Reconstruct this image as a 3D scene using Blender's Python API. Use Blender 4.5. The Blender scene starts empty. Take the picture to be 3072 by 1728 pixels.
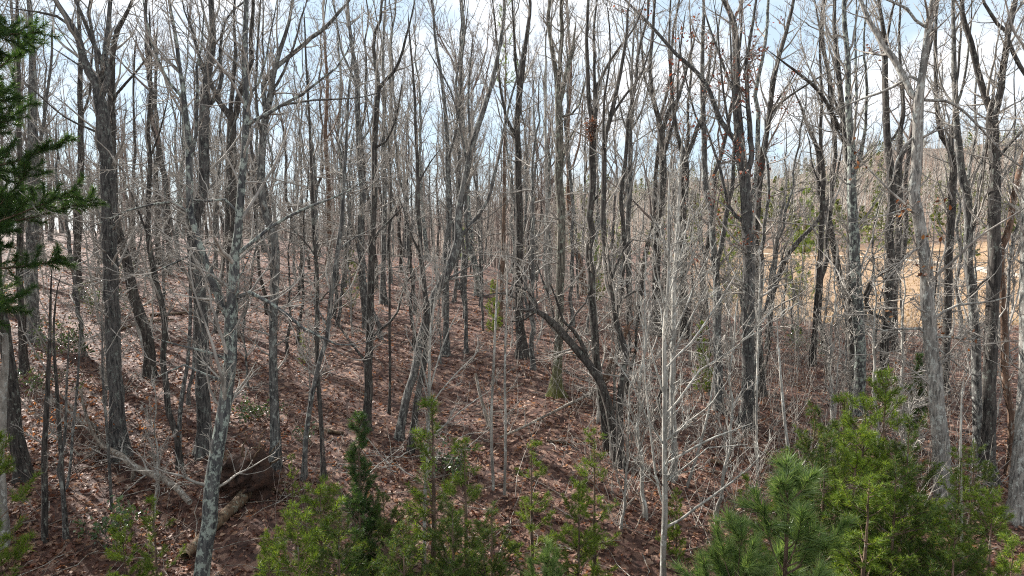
import bpy, math, random
import numpy as np
from mathutils import Vector

C = bpy.context.scene
COL = C.collection
R = math.radians

# ------------------------------------------------------------------ camera, sky, sun, exposure
ZC = 6.5                      # camera height above the datum of the wood floor
PITCH = R(-5.5)
HALF = 0.75                   # tan of half the horizontal field of view (24 mm lens)
cam = bpy.data.cameras.new('camera')
cam.lens = 24; cam.sensor_width = 36; cam.clip_end = 4000; cam.clip_start = 0.1
camo = bpy.data.objects.new('camera', cam); COL.objects.link(camo)
camo.location = (0, 0, ZC); camo.rotation_euler = (R(90) + PITCH, 0, 0)
C.camera = camo

SUN_ROT, SUN_EL = R(-52), R(33)
W = bpy.data.worlds.new('World'); C.world = W; W.use_nodes = True
wn, wl = W.node_tree.nodes, W.node_tree.links
wn.clear()
wo = wn.new('ShaderNodeOutputWorld'); bg = wn.new('ShaderNodeBackground')
sky = wn.new('ShaderNodeTexSky'); sky.sky_type = 'NISHITA'; sky.sun_disc = False
sky.sun_elevation = SUN_EL; sky.sun_rotation = SUN_ROT; sky.air_density = 1.0; sky.dust_density = 0.3; sky.ozone_density = 1.5
tc = wn.new('ShaderNodeTexCoord'); mp = wn.new('ShaderNodeMapping')
mp.inputs['Scale'].default_value = (1.0, 1.0, 1.9); mp.inputs['Location'].default_value = (3.3, 1.4, 0.25)
nz = wn.new('ShaderNodeTexNoise'); nz.inputs['Scale'].default_value = 2.3; nz.inputs['Detail'].default_value = 7; nz.inputs['Roughness'].default_value = 0.55
rp = wn.new('ShaderNodeValToRGB'); rp.color_ramp.elements[0].position = 0.42; rp.color_ramp.elements[1].position = 0.54
mx = wn.new('ShaderNodeMix'); mx.data_type = 'RGBA'
mx.inputs[7].default_value = (8.6, 8.7, 8.9, 1)      # cloud white, before the background strength
wl.new(tc.outputs['Generated'], mp.inputs['Vector']); wl.new(mp.outputs[0], nz.inputs['Vector'])
wl.new(nz.outputs['Fac'], rp.inputs['Fac']); wl.new(rp.outputs['Color'], mx.inputs[0])
hz = wn.new('ShaderNodeMix'); hz.data_type = 'RGBA'; hz.inputs[0].default_value = 0.75; hz.inputs[7].default_value = (5.6, 6.9, 8.1, 1)   # thin even winter haze over the sky
wl.new(sky.outputs[0], hz.inputs[6]); wl.new(hz.outputs[2], mx.inputs[6]); wl.new(mx.outputs[2], bg.inputs['Color'])
bg.inputs['Strength'].default_value = 0.06
wl.new(bg.outputs[0], wo.inputs['Surface'])

sl = bpy.data.lights.new('sun', 'SUN'); sl.energy = 5.0; sl.angle = R(0.53); sl.color = (1.0, 0.95, 0.89)
so = bpy.data.objects.new('sun', sl); COL.objects.link(so)
SUN = Vector((math.sin(SUN_ROT) * math.cos(SUN_EL), math.cos(SUN_ROT) * math.cos(SUN_EL), math.sin(SUN_EL)))
so.rotation_euler = SUN.to_track_quat('Z', 'Y').to_euler(); so.location = SUN * 100

C.view_settings.view_transform = 'Standard'; C.view_settings.look = 'None'
C.view_settings.gamma = 1; C.view_settings.exposure = 1.3
C.render.engine = 'CYCLES'
C.cycles.max_bounces = 6; C.cycles.diffuse_bounces = 3; C.cycles.glossy_bounces = 2; C.cycles.transmission_bounces = 4
C.cycles.use_denoising = False
C.cycles.filter_width = 1.1

# ------------------------------------------------------------------ mesh helpers
class MB:
    """collects tubes, blades and quads; build() links them as one mesh object"""
    def __init__(s): s.v = []; s.q = []; s.t = []; s.n = 0
    def add(s, V, Q=None, T=None):
        V = np.asarray(V, float).reshape(-1, 3)
        if Q is not None: s.q.append(np.asarray(Q, np.int64).reshape(-1, 4) + s.n)
        if T is not None: s.t.append(np.asarray(T, np.int64).reshape(-1, 3) + s.n)
        s.v.append(V); s.n += len(V)
    def mesh(s, name, mat, smooth=True):
        V = np.concatenate(s.v) if s.v else np.zeros((0, 3))
        Q = np.concatenate(s.q) if s.q else np.zeros((0, 4), np.int64)
        T = np.concatenate(s.t) if s.t else np.zeros((0, 3), np.int64)
        me = bpy.data.meshes.new(name)
        me.vertices.add(len(V)); me.vertices.foreach_set('co', V.astype(np.float32).ravel())
        nl = Q.size + T.size
        me.loops.add(nl); me.loops.foreach_set('vertex_index', np.concatenate([Q.ravel(), T.ravel()]).astype(np.int32))
        me.polygons.add(len(Q) + len(T))
        ls = np.concatenate([np.arange(len(Q)) * 4, Q.size + np.arange(len(T)) * 3])
        me.polygons.foreach_set('loop_start', ls.astype(np.int32))
        if smooth: me.polygons.foreach_set('use_smooth', np.ones(len(Q) + len(T), bool))
        me.update(calc_edges=True)
        if mat: me.materials.append(mat)
        return me
    def build(s, name, mat, parent=None, smooth=True, kind=None):
        o = bpy.data.objects.new(name, s.mesh(name, mat, smooth)); COL.objects.link(o)
        if parent: o.parent = parent
        if kind: o['kind'] = kind
        return o

def tag(o, label=None, cat=None, group=None, kind=None):
    if label: o['label'] = label
    if cat: o['category'] = cat
    if group: o['group'] = group
    if kind: o['kind'] = kind
    return o

def thing(name, label, cat, loc=(0, 0, 0), rz=0, group=None):
    o = bpy.data.objects.new(name, None); COL.objects.link(o)
    o.location = loc; o.rotation_euler = (0, 0, rz); o.empty_display_size = 0.3
    return tag(o, label, cat, group)

def dup(root, loc, rz, sc, label, group=None):
    r = root.copy(); COL.objects.link(r); r.location = loc; r.rotation_euler = (0, 0, rz); r.scale = sc
    r['label'] = label
    if group: r['group'] = group
    for ch in root.children:
        c = ch.copy(); COL.objects.link(c); c.parent = r
        for g in ch.children:
            d = g.copy(); COL.objects.link(d); d.parent = c
    return r

def nrm(a): return a / np.maximum(np.linalg.norm(a, axis=-1, keepdims=True), 1e-9)

def frame(T):
    """two unit vectors across each direction"""
    ref = np.where(np.abs(T[..., 2:3]) > 0.8, np.array([1.0, 0, 0]), np.array([0, 0, 1.0]))
    U = nrm(np.cross(ref, T)); return U, np.cross(T, U)

def tubes(mb, P, Rd, S, lump=None, rng=None):
    """P (N,K,3), Rd (N,K): N tapered tubes of K rings with S sides"""
    N, K = P.shape[:2]
    T = nrm(np.gradient(P, axis=1))
    mean = nrm(P[:, -1] - P[:, 0])
    U0, _ = frame(mean); U0 = np.repeat(U0[:, None], K, 1)
    U = nrm(U0 - T * (U0 * T).sum(-1, keepdims=True)); V = np.cross(T, U)
    a = np.arange(S) * 2 * math.pi / S
    rr = Rd[:, :, None] * np.ones(S)
    if lump is not None: rr = rr * lump
    ring = P[:, :, None] + rr[..., None] * (U[:, :, None] * np.cos(a)[:, None] + V[:, :, None] * np.sin(a)[:, None])
    i = np.arange(N * K * S).reshape(N, K, S)
    j = np.roll(i, -1, axis=2)
    Q = np.stack([i[:, :-1], j[:, :-1], j[:, 1:], i[:, 1:]], -1).reshape(-1, 4)
    mb.add(ring, Q)

def grow(rng, P, Rd, n, t0, t1, L, ang, up, wob, K, rf, r1, rmax=9, taper=0.45, droop=0):
    """n side shoots on each of the polylines; angles in radians, up bends towards the sky"""
    N, Kp = P.shape[:2]
    idx = np.repeat(np.arange(N), n)
    M = len(idx)
    if M == 0: return np.zeros((0, K, 3)), np.zeros((0, K))
    t = rng.uniform(t0, t1, M); f = t * (Kp - 1); i0 = np.minimum(f.astype(int), Kp - 2); w = (f - i0)[:, None]
    p = P[idx, i0] * (1 - w) + P[idx, i0 + 1] * w
    r = Rd[idx, i0] * (1 - w[:, 0]) + Rd[idx, i0 + 1] * w[:, 0]
    T = nrm(P[idx, i0 + 1] - P[idx, i0]); U, V = frame(T)
    a = rng.uniform(ang[0], ang[1], M)[:, None]; ph = rng.uniform(0, 2 * math.pi, M)[:, None]
    d = T * np.cos(a) + (U * np.cos(ph) + V * np.sin(ph)) * np.sin(a)
    L = np.asarray(L, float)
    Lm = (L[idx] if L.ndim else L) * rng.uniform(0.45, 1.15, M) * (1 - taper * t)
    out = np.zeros((M, K, 3)); out[:, 0] = p
    for k in range(1, K):
        d = nrm(d + rng.normal(0, wob, (M, 3)) + np.array([0, 0, (up - droop * k) / (K - 1)]))
        out[:, k] = out[:, k - 1] + d * (Lm / (K - 1))[:, None]
    r0 = np.clip(r * rf, r1 * 1.2, rmax)
    s = np.linspace(0, 1, K) ** 0.8
    return out, r0[:, None] * (1 - s) + r1 * s

def catmull(P, n):
    P = np.asarray(P, float); A = np.vstack([2 * P[0] - P[1], P, 2 * P[-1] - P[-2]])
    seg = np.linalg.norm(np.diff(P[:, :3], axis=0), axis=1); cs = np.concatenate([[0], np.cumsum(seg)])
    s = np.linspace(0, cs[-1], n); k = np.clip(np.searchsorted(cs, s, side='right') - 1, 0, len(P) - 2)
    t = ((s - cs[k]) / np.maximum(seg[k], 1e-9))[:, None]
    a, b, c, d = A[k], A[k + 1], A[k + 2], A[k + 3]
    return 0.5 * (2 * b + (c - a) * t + (2 * a - 5 * b + 4 * c - d) * t ** 2 + (3 * b - a - 3 * c + d) * t ** 3)

# ------------------------------------------------------------------ terrain
UU = np.array([-.75, -.4, -.1, .1, .35, .55, .75])
YY = np.array([9, 12, 15, 19, 25, 32, 40, 52, 65, 90, 130, 200, 300, 400, 480, 620.])
ZT = np.array([
 [-6.1, -5.6, -4.9, -4.1, -3.1, -2.3, -1.6, -1.0, -1.0, -3, -7, -13, -18, -20, -20, -18],
 [-6.3, -5.9, -5.2, -4.4, -3.5, -2.7, -2.0, -1.4, -1.5, -3.5, -7, -13, -17, -17, -16, -14],
 [-6.4, -6.1, -5.6, -4.9, -4.1, -3.4, -2.9, -2.8, -3.8, -7, -10, -12, -9, -3, 3, 4],
 [-6.5, -6.2, -5.7, -4.9, -4.2, -3.8, -3.8, -5.0, -7, -10, -12, -11, -2, 12, 20, 22],
 [-6.5, -6.3, -5.8, -5.2, -4.8, -4.8, -5.6, -7.5, -9.5, -11.5, -11.5, -8, 4, 19, 29, 31],
 [-6.5, -6.3, -5.9, -5.3, -5.0, -5.2, -6.2, -8.2, -10, -11.5, -11, -7, 9, 30, 48, 51],
 [-6.5, -6.2, -5.8, -5.3, -5.0, -5.2, -6.2, -8, -9.5, -10.5, -10, -5.5, 14, 38, 58, 62]])
LY = np.log(YY)
def hgt(x, y):
    x = np.asarray(x, float); y = np.asarray(y, float)
    yc = np.clip(y, 9, 620); u = np.clip(x / np.maximum(yc, 12), -.75, .75)
    ly = np.log(yc)
    fi = np.interp(ly, LY, np.arange(len(YY))); i = np.minimum(fi.astype(int), len(YY) - 2); a = fi - i
    fu = np.interp(u, UU, np.arange(len(UU))); j = np.minimum(fu.astype(int), len(UU) - 2); b = fu - j
    b = b * b * (3 - 2 * b)
    z = (ZT[j, i] * (1 - a) + ZT[j, i + 1] * a) * (1 - b) + (ZT[j + 1, i] * (1 - a) + ZT[j + 1, i + 1] * a) * b
    z = z + 0.10 * np.sin(x * .9 + 1.3 * np.sin(y * .5)) * np.cos(y * .7 + .6 * x) + 0.05 * np.sin(2.3 * x + y) * np.sin(1.9 * y - .7 * x)
    z = z + np.clip((y - 90) / 200, 0, 1) * (2.2 * np.sin(x * .05 + 1) * np.sin(y * .043) + 1.2 * np.sin(x * .11 + y * .07))
    return z + ZC

CP, SP = math.cos(PITCH), math.sin(PITCH)
def ray(px, py):
    u = (px - 1536) / 1536 * HALF; v = (864 - py) / 1536 * HALF
    return np.array([u, CP - v * SP, SP + v * CP])
def at(px, py, Y):
    d = ray(px, py); return np.array([0, 0, ZC]) + d * (Y / d[1])
_ys = np.exp(np.linspace(math.log(7), math.log(600), 3000))
def ground(px, py):
    d = ray(px, py); P = d[None] * (_ys / d[1])[:, None]
    g = hgt(P[:, 0], P[:, 1]) - ZC; hit = np.nonzero(P[:, 2] < g)[0]
    Y = _ys[hit[0]] if len(hit) else 60.0
    return float(Y)
def project(p):
    d = np.asarray(p, float) - np.array([0, 0, ZC])
    f = d[1] * CP + d[2] * SP; v = -d[1] * SP + d[2] * CP
    return 1536 + d[0] / f / HALF * 1536, 864 - v / f / HALF * 1536
def pxm(Y): return Y * HALF / 1536          # metres per photograph pixel at distance Y

# ------------------------------------------------------------------ materials
def mat(name): 
    m = bpy.data.materials.new(name); m.use_nodes = True
    n = m.node_tree.nodes; n.clear()
    return m, n, m.node_tree.links
def ramp(n, stops):
    r = n.new('ShaderNodeValToRGB'); e = r.color_ramp.elements
    while len(e) < len(stops): e.new(0.5)
    for k, (p, c) in enumerate(stops): e[k].position = p; e[k].color = (*c, 1)
    return r
def noise(n, l, src, scale, detail=5, rough=0.6, sc=(1, 1, 1)):
    m = n.new('ShaderNodeMapping'); m.inputs['Scale'].default_value = sc
    l.new(src, m.inputs['Vector'])
    t = n.new('ShaderNodeTexNoise'); t.inputs['Scale'].default_value = scale; t.inputs['Detail'].default_value = detail; t.inputs['Roughness'].default_value = rough
    l.new(m.outputs[0], t.inputs['Vector']); return t

def bark(name, dark, light, lichen=0.0, lichen_col=(.36, .39, .35), ridge=26, moss=0.0, bump=0.7):
    m, n, l = mat(name)
    out = n.new('ShaderNodeOutputMaterial'); b = n.new('ShaderNodeBsdfPrincipled'); l.new(b.outputs[0], out.inputs[0])
    b.inputs['Roughness'].default_value = 0.88; b.inputs['Specular IOR Level'].default_value = 0.25
    tcn = n.new('ShaderNodeTexCoord'); oi = n.new('ShaderNodeObjectInfo')
    va = n.new('ShaderNodeVectorMath'); va.operation = 'ADD'
    l.new(tcn.outputs['Object'], va.inputs[0]); l.new(oi.outputs['Random'], va.inputs[1]); src = va.outputs[0]
    rid = noise(n, l, src, ridge, 4, .65, (1, 1, .13))
    big = noise(n, l, src, 2.2, 4, .6, (1, 1, .6))
    r1 = ramp(n, [(.36, dark), (.62, light)]); l.new(rid.outputs['Fac'], r1.inputs['Fac'])
    r2 = ramp(n, [(.3, (.62, .62, .62)), (.7, (1.2, 1.18, 1.14))]); l.new(big.outputs['Fac'], r2.inputs['Fac'])
    mu = n.new('ShaderNodeMix'); mu.data_type = 'RGBA'; mu.blend_type = 'MULTIPLY'; mu.inputs[0].default_value = 1
    l.new(r1.outputs[0], mu.inputs[6]); l.new(r2.outputs[0], mu.inputs[7]); col = mu.outputs[2]
    if lichen > 0:
        ln = noise(n, l, src, 13, 7, .72, (1, 1, .6))
        lr = ramp(n, [(.60 - .16 * lichen, (0, 0, 0)), (.66 - .16 * lichen, (1, 1, 1))]); l.new(ln.outputs['Fac'], lr.inputs['Fac'])
        mi = n.new('ShaderNodeMix'); mi.data_type = 'RGBA'; l.new(lr.outputs[0], mi.inputs[0]); l.new(col, mi.inputs[6]); mi.inputs[7].default_value = (*lichen_col, 1); col = mi.outputs[2]
    if moss > 0:
        mn = noise(n, l, src, 5, 5, .65)
        sx = n.new('ShaderNodeSeparateXYZ'); l.new(tcn.outputs['Object'], sx.inputs[0])
        mr = n.new('ShaderNodeMapRange'); mr.inputs[1].default_value = 1.6; mr.inputs[2].default_value = 0.0; mr.inputs[3].default_value = 0; mr.inputs[4].default_value = moss
        l.new(sx.outputs['Z'], mr.inputs[0])
        mm = n.new('ShaderNodeMath'); mm.operation = 'MULTIPLY'; l.new(mr.outputs[0], mm.inputs[0]); l.new(mn.outputs['Fac'], mm.inputs[1])
        mi = n.new('ShaderNodeMix'); mi.data_type = 'RGBA'; l.new(mm.outputs[0], mi.inputs[0]); l.new(col, mi.inputs[6]); mi.inputs[7].default_value = (.10, .105, .025, 1); col = mi.outputs[2]
    l.new(col, b.inputs['Base Color'])
    bp = n.new('ShaderNodeBump'); bp.inputs['Strength'].default_value = bump; bp.inputs['Distance'].default_value = 0.025
    l.new(rid.outputs['Fac'], bp.inputs['Height']); l.new(bp.outputs[0], b.inputs['Normal'])
    return m

def leafmat(name, stops, trans=0.35, rough=0.5, spec=0.4, tint=(1.15, 1.05, .6)):
    """thin leaves or needles: colour by island, part of the light goes through"""
    m, n, l = mat(name)
    out = n.new('ShaderNodeOutputMaterial'); b = n.new('ShaderNodeBsdfPrincipled'); tr = n.new('ShaderNodeBsdfTranslucent'); ms = n.new('ShaderNodeMixShader')
    g = n.new('ShaderNodeNewGeometry'); r = ramp(n, stops); l.new(g.outputs['Random Per Island'], r.inputs['Fac'])
    l.new(r.outputs[0], b.inputs['Base Color']); b.inputs['Roughness'].default_value = rough; b.inputs['Specular IOR Level'].default_value = spec
    mu = n.new('ShaderNodeMix'); mu.data_type = 'RGBA'; mu.blend_type = 'MULTIPLY'; mu.inputs[0].default_value = 1; mu.inputs[7].default_value = (*tint, 1)
    l.new(r.outputs[0], mu.inputs[6]); l.new(mu.outputs[2], tr.inputs['Color'])
    ms.inputs[0].default_value = trans; l.new(b.outputs[0], ms.inputs[1]); l.new(tr.outputs[0], ms.inputs[2]); l.new(ms.outputs[0], out.inputs[0])
    return m

BK = {
 'ridged':  bark('ridged_grey_bark', (.026, .026, .027), (.14, .132, .125), .3, (.20, .215, .19), 30),
 'dark':    bark('dark_bark', (.022, .020, .019), (.11, .098, .088), .25, (.19, .20, .17), 28),
 'lichen':  bark('lichened_bark', (.035, .037, .042), (.14, .14, .135), .62, (.30, .335, .29), 22),
 'grey':    bark('grey_bark', (.038, .038, .039), (.175, .168, .158), .45, (.28, .29, .26), 24),
 'sunlit':  bark('sunlit_grey_bark', (.09, .086, .08), (.36, .34, .31), .4, (.42, .43, .39), 24),  # paler copy of the grey bark, sunlight put into its colour
 'pale':    bark('pale_smooth_bark', (.20, .19, .17), (.44, .42, .38), .35, (.50, .51, .47), 12, 0, .25),
 'mossy':   bark('mossy_bark', (.04, .038, .032), (.20, .18, .15), .4, (.28, .30, .24), 28, 1.7),
 'rust':    bark('rusty_bark', (.06, .038, .028), (.22, .14, .098), .2, (.30, .28, .24), 26),
 'dead':    bark('weathered_dead_wood', (.10, .085, .07), (.34, .29, .24), .35, (.40, .40, .36), 20),
 'rotten':  bark('rotten_wood', (.045, .028, .018), (.20, .135, .085), .25, (.20, .20, .15), 22),
 'twig':    bark('twig_bark', (.20, .185, .165), (.46, .43, .39), 0, ridge=9, bump=.1),
 'twig_brown': bark('brown_twig_bark', (.12, .095, .085), (.30, .245, .215), 0, ridge=9, bump=.1),
 'pine':    bark('pine_bark', (.06, .04, .03), (.22, .15, .11), .2, (.24, .24, .2), 24),
}
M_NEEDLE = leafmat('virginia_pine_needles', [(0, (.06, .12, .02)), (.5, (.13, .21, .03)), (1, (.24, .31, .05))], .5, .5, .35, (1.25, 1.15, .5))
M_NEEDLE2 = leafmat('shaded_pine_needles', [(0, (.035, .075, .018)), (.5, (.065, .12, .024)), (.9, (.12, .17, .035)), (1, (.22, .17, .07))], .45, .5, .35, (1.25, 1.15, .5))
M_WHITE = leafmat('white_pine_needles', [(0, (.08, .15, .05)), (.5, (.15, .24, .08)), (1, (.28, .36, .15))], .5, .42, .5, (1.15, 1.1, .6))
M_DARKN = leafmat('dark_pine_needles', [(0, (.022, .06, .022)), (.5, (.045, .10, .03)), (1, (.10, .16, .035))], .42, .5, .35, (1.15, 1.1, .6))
M_LITTER = leafmat('fallen_leaves', [(0, (.075, .035, .028)), (.35, (.15, .07, .05)), (.7, (.25, .135, .09)), (.9, (.38, .24, .16)), (1, (.50, .36, .27))], .3, .55, .3, (1.2, .9, .6))
M_OAK = leafmat('withered_oak_leaves', [(0, (.10, .04, .02)), (.5, (.20, .085, .035)), (1, (.36, .20, .09))], .45, .5, .4, (1.3, .9, .5))
M_REDLEAF = leafmat('withered_red_leaves', [(0, (.09, .035, .03)), (.5, (.16, .06, .045)), (1, (.26, .13, .075))], .45, .5, .4, (1.3, .8, .5))
M_LAUREL = leafmat('laurel_leaves', [(0, (.03, .06, .022)), (.5, (.06, .105, .035)), (1, (.12, .17, .06))], .2, .28, .6)

# ------------------------------------------------------------------ ground
def mk_ground_mat():
    m, n, l = mat('wood_floor')
    out = n.new('ShaderNodeOutputMaterial'); b = n.new('ShaderNodeBsdfPrincipled'); l.new(b.outputs[0], out.inputs[0])
    b.inputs['Roughness'].default_value = .8; b.inputs['Specular IOR Level'].default_value = .3
    g = n.new('ShaderNodeNewGeometry'); src = g.outputs['Position']
    v = n.new('ShaderNodeTexVoronoi'); v.inputs['Scale'].default_value = 9; l.new(src, v.inputs['Vector'])
    sv = n.new('ShaderNodeSeparateColor'); l.new(v.outputs['Color'], sv.inputs[0])
    lr = ramp(n, [(0, (.045, .025, .02)), (.5, (.09, .047, .035)), (.8, (.16, .09, .065)), (1, (.28, .18, .13))]); l.new(sv.outputs[0], lr.inputs['Fac'])
    fn = noise(n, l, src, .35, 6, .7)
    fr = ramp(n, [(.3, (.20, .125, .075)), (.5, (.30, .20, .12)), (.7, (.36, .26, .16))]); l.new(fn.outputs['Fac'], fr.inputs['Fac'])
    wn_ = noise(n, l, src, .6, 6, .7)
    wr = ramp(n, [(.35, (.10, .065, .048)), (.65, (.20, .14, .10))]); l.new(wn_.outputs['Fac'], wr.inputs['Fac'])
    at_ = n.new('ShaderNodeAttribute'); at_.attribute_name = 'ground_cover'
    s = n.new('ShaderNodeSeparateColor'); l.new(at_.outputs['Color'], s.inputs[0])
    m1 = n.new('ShaderNodeMix'); m1.data_type = 'RGBA'; l.new(s.outputs[0], m1.inputs[0]); l.new(lr.outputs[0], m1.inputs[6]); l.new(fr.outputs[0], m1.inputs[7])
    m2 = n.new('ShaderNodeMix'); m2.data_type = 'RGBA'; l.new(s.outputs[1], m2.inputs[0]); l.new(m1.outputs[2], m2.inputs[6]); l.new(wr.outputs[0], m2.inputs[7])
    l.new(m2.outputs[2], b.inputs['Base Color'])
    bn = noise(n, l, src, 14, 5, .7); bp = n.new('ShaderNodeBump'); bp.inputs['Strength'].default_value = .8; bp.inputs['Distance'].default_value = .05
    l.new(bn.outputs['Fac'], bp.inputs['Height']); l.new(bp.outputs[0], b.inputs['Normal'])
    return m
def build_ground():
    ys = np.concatenate([np.linspace(-60, 8, 18)[:-1], np.exp(np.linspace(math.log(8), math.log(1500), 230))])
    us = np.concatenate([np.linspace(-2.2, -.9, 14)[:-1], np.linspace(-.9, .9, 120), np.linspace(.9, 2.2, 14)[1:]])
    Yg, Ug = np.meshgrid(ys, us, indexing='ij'); Xg = Ug * np.maximum(Yg, 26)
    Z = hgt(Xg, Yg); a, b_ = Z.shape
    i = np.arange(a * b_).reshape(a, b_)
    mb = MB(); mb.add(np.stack([Xg, Yg, Z], -1), np.stack([i[:-1, :-1], i[:-1, 1:], i[1:, 1:], i[1:, :-1]], -1))
    o = mb.build('ground', mk_ground_mat(), kind='structure')
    u = Xg / np.maximum(Yg, 12)
    f = np.clip((Yg - 52) / 18, 0, 1) * np.clip((205 + 18 * np.sin(Xg * .03) - Yg) / 14, 0, 1) * np.clip((u - .24) / .12, 0, 1)
    w = np.clip((Yg - 195 - 18 * np.sin(Xg * .03)) / 14, 0, 1)
    ca = o.data.color_attributes.new('ground_cover', 'FLOAT_COLOR', 'POINT')
    ca.data.foreach_set('color', np.stack([f, w, 0 * f, 1 + 0 * f], -1).astype(np.float32).ravel())
build_ground()

def build_road():
    pts = np.array([[.36, 196], [.44, 190], [.52, 178], [.60, 158], [.68, 138], [.78, 122], [.95, 112]])
    P = catmull(np.c_[pts[:, 0] * pts[:, 1], pts[:, 1], 0 * pts[:, 0]], 50)
    T = nrm(np.gradient(P[:, :2], axis=0)); Nn = np.c_[-T[:, 1], T[:, 0]]
    mb = MB(); V = []
    for s in (-1, -.5, 0, .5, 1):
        q = P[:, :2] + Nn * s * 2.1
        V.append(np.c_[q, hgt(q[:, 0], q[:, 1]) + .12 - .06 * abs(s)])
    V = np.stack(V, 1); i = np.arange(V.shape[0] * 5).reshape(-1, 5)
    mb.add(V, np.stack([i[:-1, :-1], i[:-1, 1:], i[1:, 1:], i[1:, :-1]], -1))
    m, n, l = mat('dirt_track'); out = n.new('ShaderNodeOutputMaterial'); b = n.new('ShaderNodeBsdfPrincipled'); l.new(b.outputs[0], out.inputs[0]); b.inputs['Roughness'].default_value = .9
    g = n.new('ShaderNodeNewGeometry'); t = noise(n, l, g.outputs['Position'], .8, 5, .7); r = ramp(n, [(.3, (.33, .27, .21)), (.7, (.52, .45, .37))]); l.new(t.outputs['Fac'], r.inputs['Fac']); l.new(r.outputs[0], b.inputs['Base Color'])
    mb.build('dirt_road', m, kind='structure')
build_road()

# ------------------------------------------------------------------ traced trees
LAND = []           # landmarks for labelling the trees behind: (px, distance, short name)
TREES = []

def nums(s):
    a = [float(x) for x in s.split()]; return np.array(a).reshape(-1, 3)

def axis_pts(rng, a, Y, dy, step=.28):
    """photo polyline with widths -> world points and radii; dy = change of distance along it"""
    L = np.concatenate([[0], np.cumsum(np.hypot(*np.diff(a[:, :2], axis=0).T))]); f = L / L[-1]
    P = np.array([at(x, y, Y + dy * t) for (x, y, _), t in zip(a, f)])
    rad = np.array([w * .5 * pxm(Y + dy * t) for (_, _, w), t in zip(a, f)])
    return P, rad

def extend_top(rng, P, rad, a, grow_len):
    if a[-1, 1] <= 14 and rad[-1] > .012:
        d = nrm(P[-1] - P[-2]); d = nrm(d + np.array([0, 0, .35]) + rng.normal(0, .08, 3)); n = 3
        for k in range(n):
            d = nrm(d + rng.normal(0, .10, 3) + np.array([0, 0, .1]))
            P = np.vstack([P, P[-1] + d * grow_len / n]); rad = np.append(rad, rad[-1] * (.68 if k < n - 1 else .3))
    elif grow_len > 0 and rad[-1] > .006:
        d = nrm(P[-1] - P[-2]); e = min(.9, 30 * rad[-1]); P = np.vstack([P, P[-1] + nrm(d + rng.normal(0, .1, 3) + np.array([0, 0, .1])) * e]); rad = np.append(rad, .004)
    return P, rad

def smooth_axis(rng, P, rad, wob=.35):
    L = np.linalg.norm(np.diff(P, axis=0), axis=1).sum(); n = int(np.clip(L / .26, 5, 46))
    Q = catmull(np.c_[P, rad], n); r = np.clip(Q[:, 3], .004, None); Q = Q[:, :3]
    j = np.cumsum(rng.normal(0, 1, (n, 3)), 0); j -= np.linspace(0, 1, n)[:, None] * j[-1]; j[0] = 0
    return Q + j * (r[:, None] * .12 * wob), r

def trunk_mesh(mb, rng, Q, r, S, flare=True):
    n = len(Q); a = np.arange(S) * 2 * math.pi / S
    ph = rng.uniform(0, 6.28, 4)
    h = np.concatenate([[0], np.cumsum(np.linalg.norm(np.diff(Q, axis=0), axis=1))])
    lump = 1 + .05 * np.sin(3 * a[None] + ph[0] + h[:, None] * .8) + .04 * np.sin(5 * a[None] + ph[1] - h[:, None] * 1.7) + rng.normal(0, .018, (n, S))
    if flare:
        k = np.exp(-h / .28)[:, None]
        lump = lump * (1 + k * (.45 + .4 * np.cos(5 * a + ph[2])[None] + .15 * np.cos(3 * a + ph[3])[None]))
    tubes(mb, Q[None], r[None], S, lump[None])

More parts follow.
